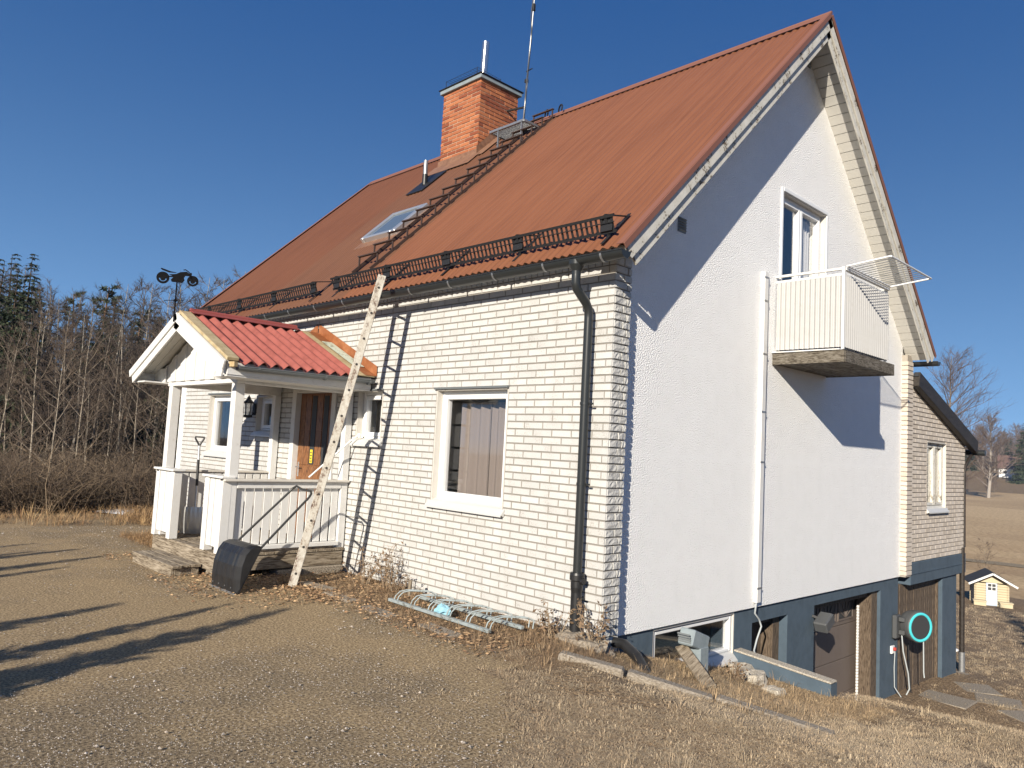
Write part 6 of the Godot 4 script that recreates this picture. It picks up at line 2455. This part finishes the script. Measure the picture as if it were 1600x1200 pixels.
	for i in 340:
		var p := heading(rr(4.0, 27.0), 17.4 + 12.0 * pow(r.randf(), 1.3))
		if p.x > -10.6:
			continue
		var s := rr(0.6, 1.25)
		var k := i % 4
		bx[k].append(Transform3D(Basis(Vector3.UP, r.randf() * TAU).scaled(Vector3(s, s * rr(0.5, 0.95), s)), p))
		bc[k].append(Color(1, 0.97, 0.92).lerp(Color(0.60, 0.54, 0.50), r.randf()) * r.randf_range(0.6, 1.1))
	for k in 4:
		scatter("thicket", tb[k], M.plain_tint, bx[k], bc[k], "brown leafless thicket between yard and forest", "thicket")
	# withered weeds
	weed("withered_weed", Vector3(-3.02, -0.1, 0.22), 0.62, 11, "tall withered weed against the brick wall by the ladder's shadow")
	weed("withered_weed", Vector3(-3.32, -0.1, 0.34), 0.45, 12, "bushy withered weed next to the ladder foot")
	weed("withered_weed", Vector3(-2.72, -0.1, 0.28), 0.30, 13, "low withered weed behind the bicycle rack's far end")
	weed("withered_weed", Vector3(0.02, -0.12, 0.12), 0.42, 14, "dry tangled weed at the downpipe corner")
	weed("withered_weed", Vector3(-0.35, -0.1, 0.3), 0.32, 15, "dry weed tuft left of the downpipe foot")
	weed("withered_weed", Vector3(-7.0, -0.1, 1.1), 0.55, 16, "dry bush by the far side of the porch")
	weed("withered_weed", Vector3(-7.6, -0.1, 0.7), 0.7, 17, "larger dry bush beyond the porch corner")
	weed("withered_weed", Vector3(0.35, height(0.35, -1.75), -1.75), 0.25, 18, "dry weed below the basement window")
	tree("sapling", "sapling1", "thin bare sapling standing before the playhouse in the field", "sapling", Vector3(-3.9, height(-3.9, -27.5), -27.5), 0.3, 0.42)

func weed(called: String, at: Vector3, h: float, sd: int, label: String) -> void:
	var r := RandomNumberGenerator.new()
	r.seed = sd
	var W := thing(called, label, "weed", at)
	var S := G.new()
	var Lf := G.new()
	for k in 11:
		var az := r.randf() * TAU
		S.col = Color(0.20, 0.14, 0.09).lerp(Color(0.40, 0.31, 0.21), r.randf())
		var l := h * r.randf_range(0.5, 1.1)
		var pts := limb(S, r, at + Vector3(cos(az), 0, sin(az)) * 0.08 * r.randf() + Vector3(0, -0.03, 0), Vector3(cos(az) * 0.3, 1, sin(az) * 0.3).normalized(), l, 0.0055, 0.002, 5, 4, 0.16, -0.02)
		for j in 7:
			var q := on_line(pts, r.randf_range(0.3, 1.0))
			var d := Vector3(r.randf_range(-1, 1), r.randf_range(-0.2, 0.9), r.randf_range(-1, 1)).normalized()
			var sp := limb(S, r, q, d, h * r.randf_range(0.08, 0.22), 0.0025, 0.001, 2, 3, 0.3, 0.0)
			for i in 2:
				var c: Vector3 = sp[1 + i]
				var s := r.randf_range(0.012, 0.035)
				var u := Vector3(r.randf_range(-1, 1), r.randf_range(-1, 0.2), r.randf_range(-1, 1)).normalized()
				var v := u.cross(Vector3(r.randf_range(-1, 1), 0.5, r.randf_range(-1, 1))).normalized()
				Lf.col = Color(0.10, 0.065, 0.04).lerp(Color(0.24, 0.16, 0.095), r.randf())
				Lf.tri(c, c + u * s + v * s * 0.4, c + u * s * 1.6)
				Lf.tri(c, c + u * s * 1.6, c + u * s - v * s * 0.4)
	part(W, "stems", S, M.plain_tint)
	part(W, "dead_leaves", Lf, M.plain_tint)
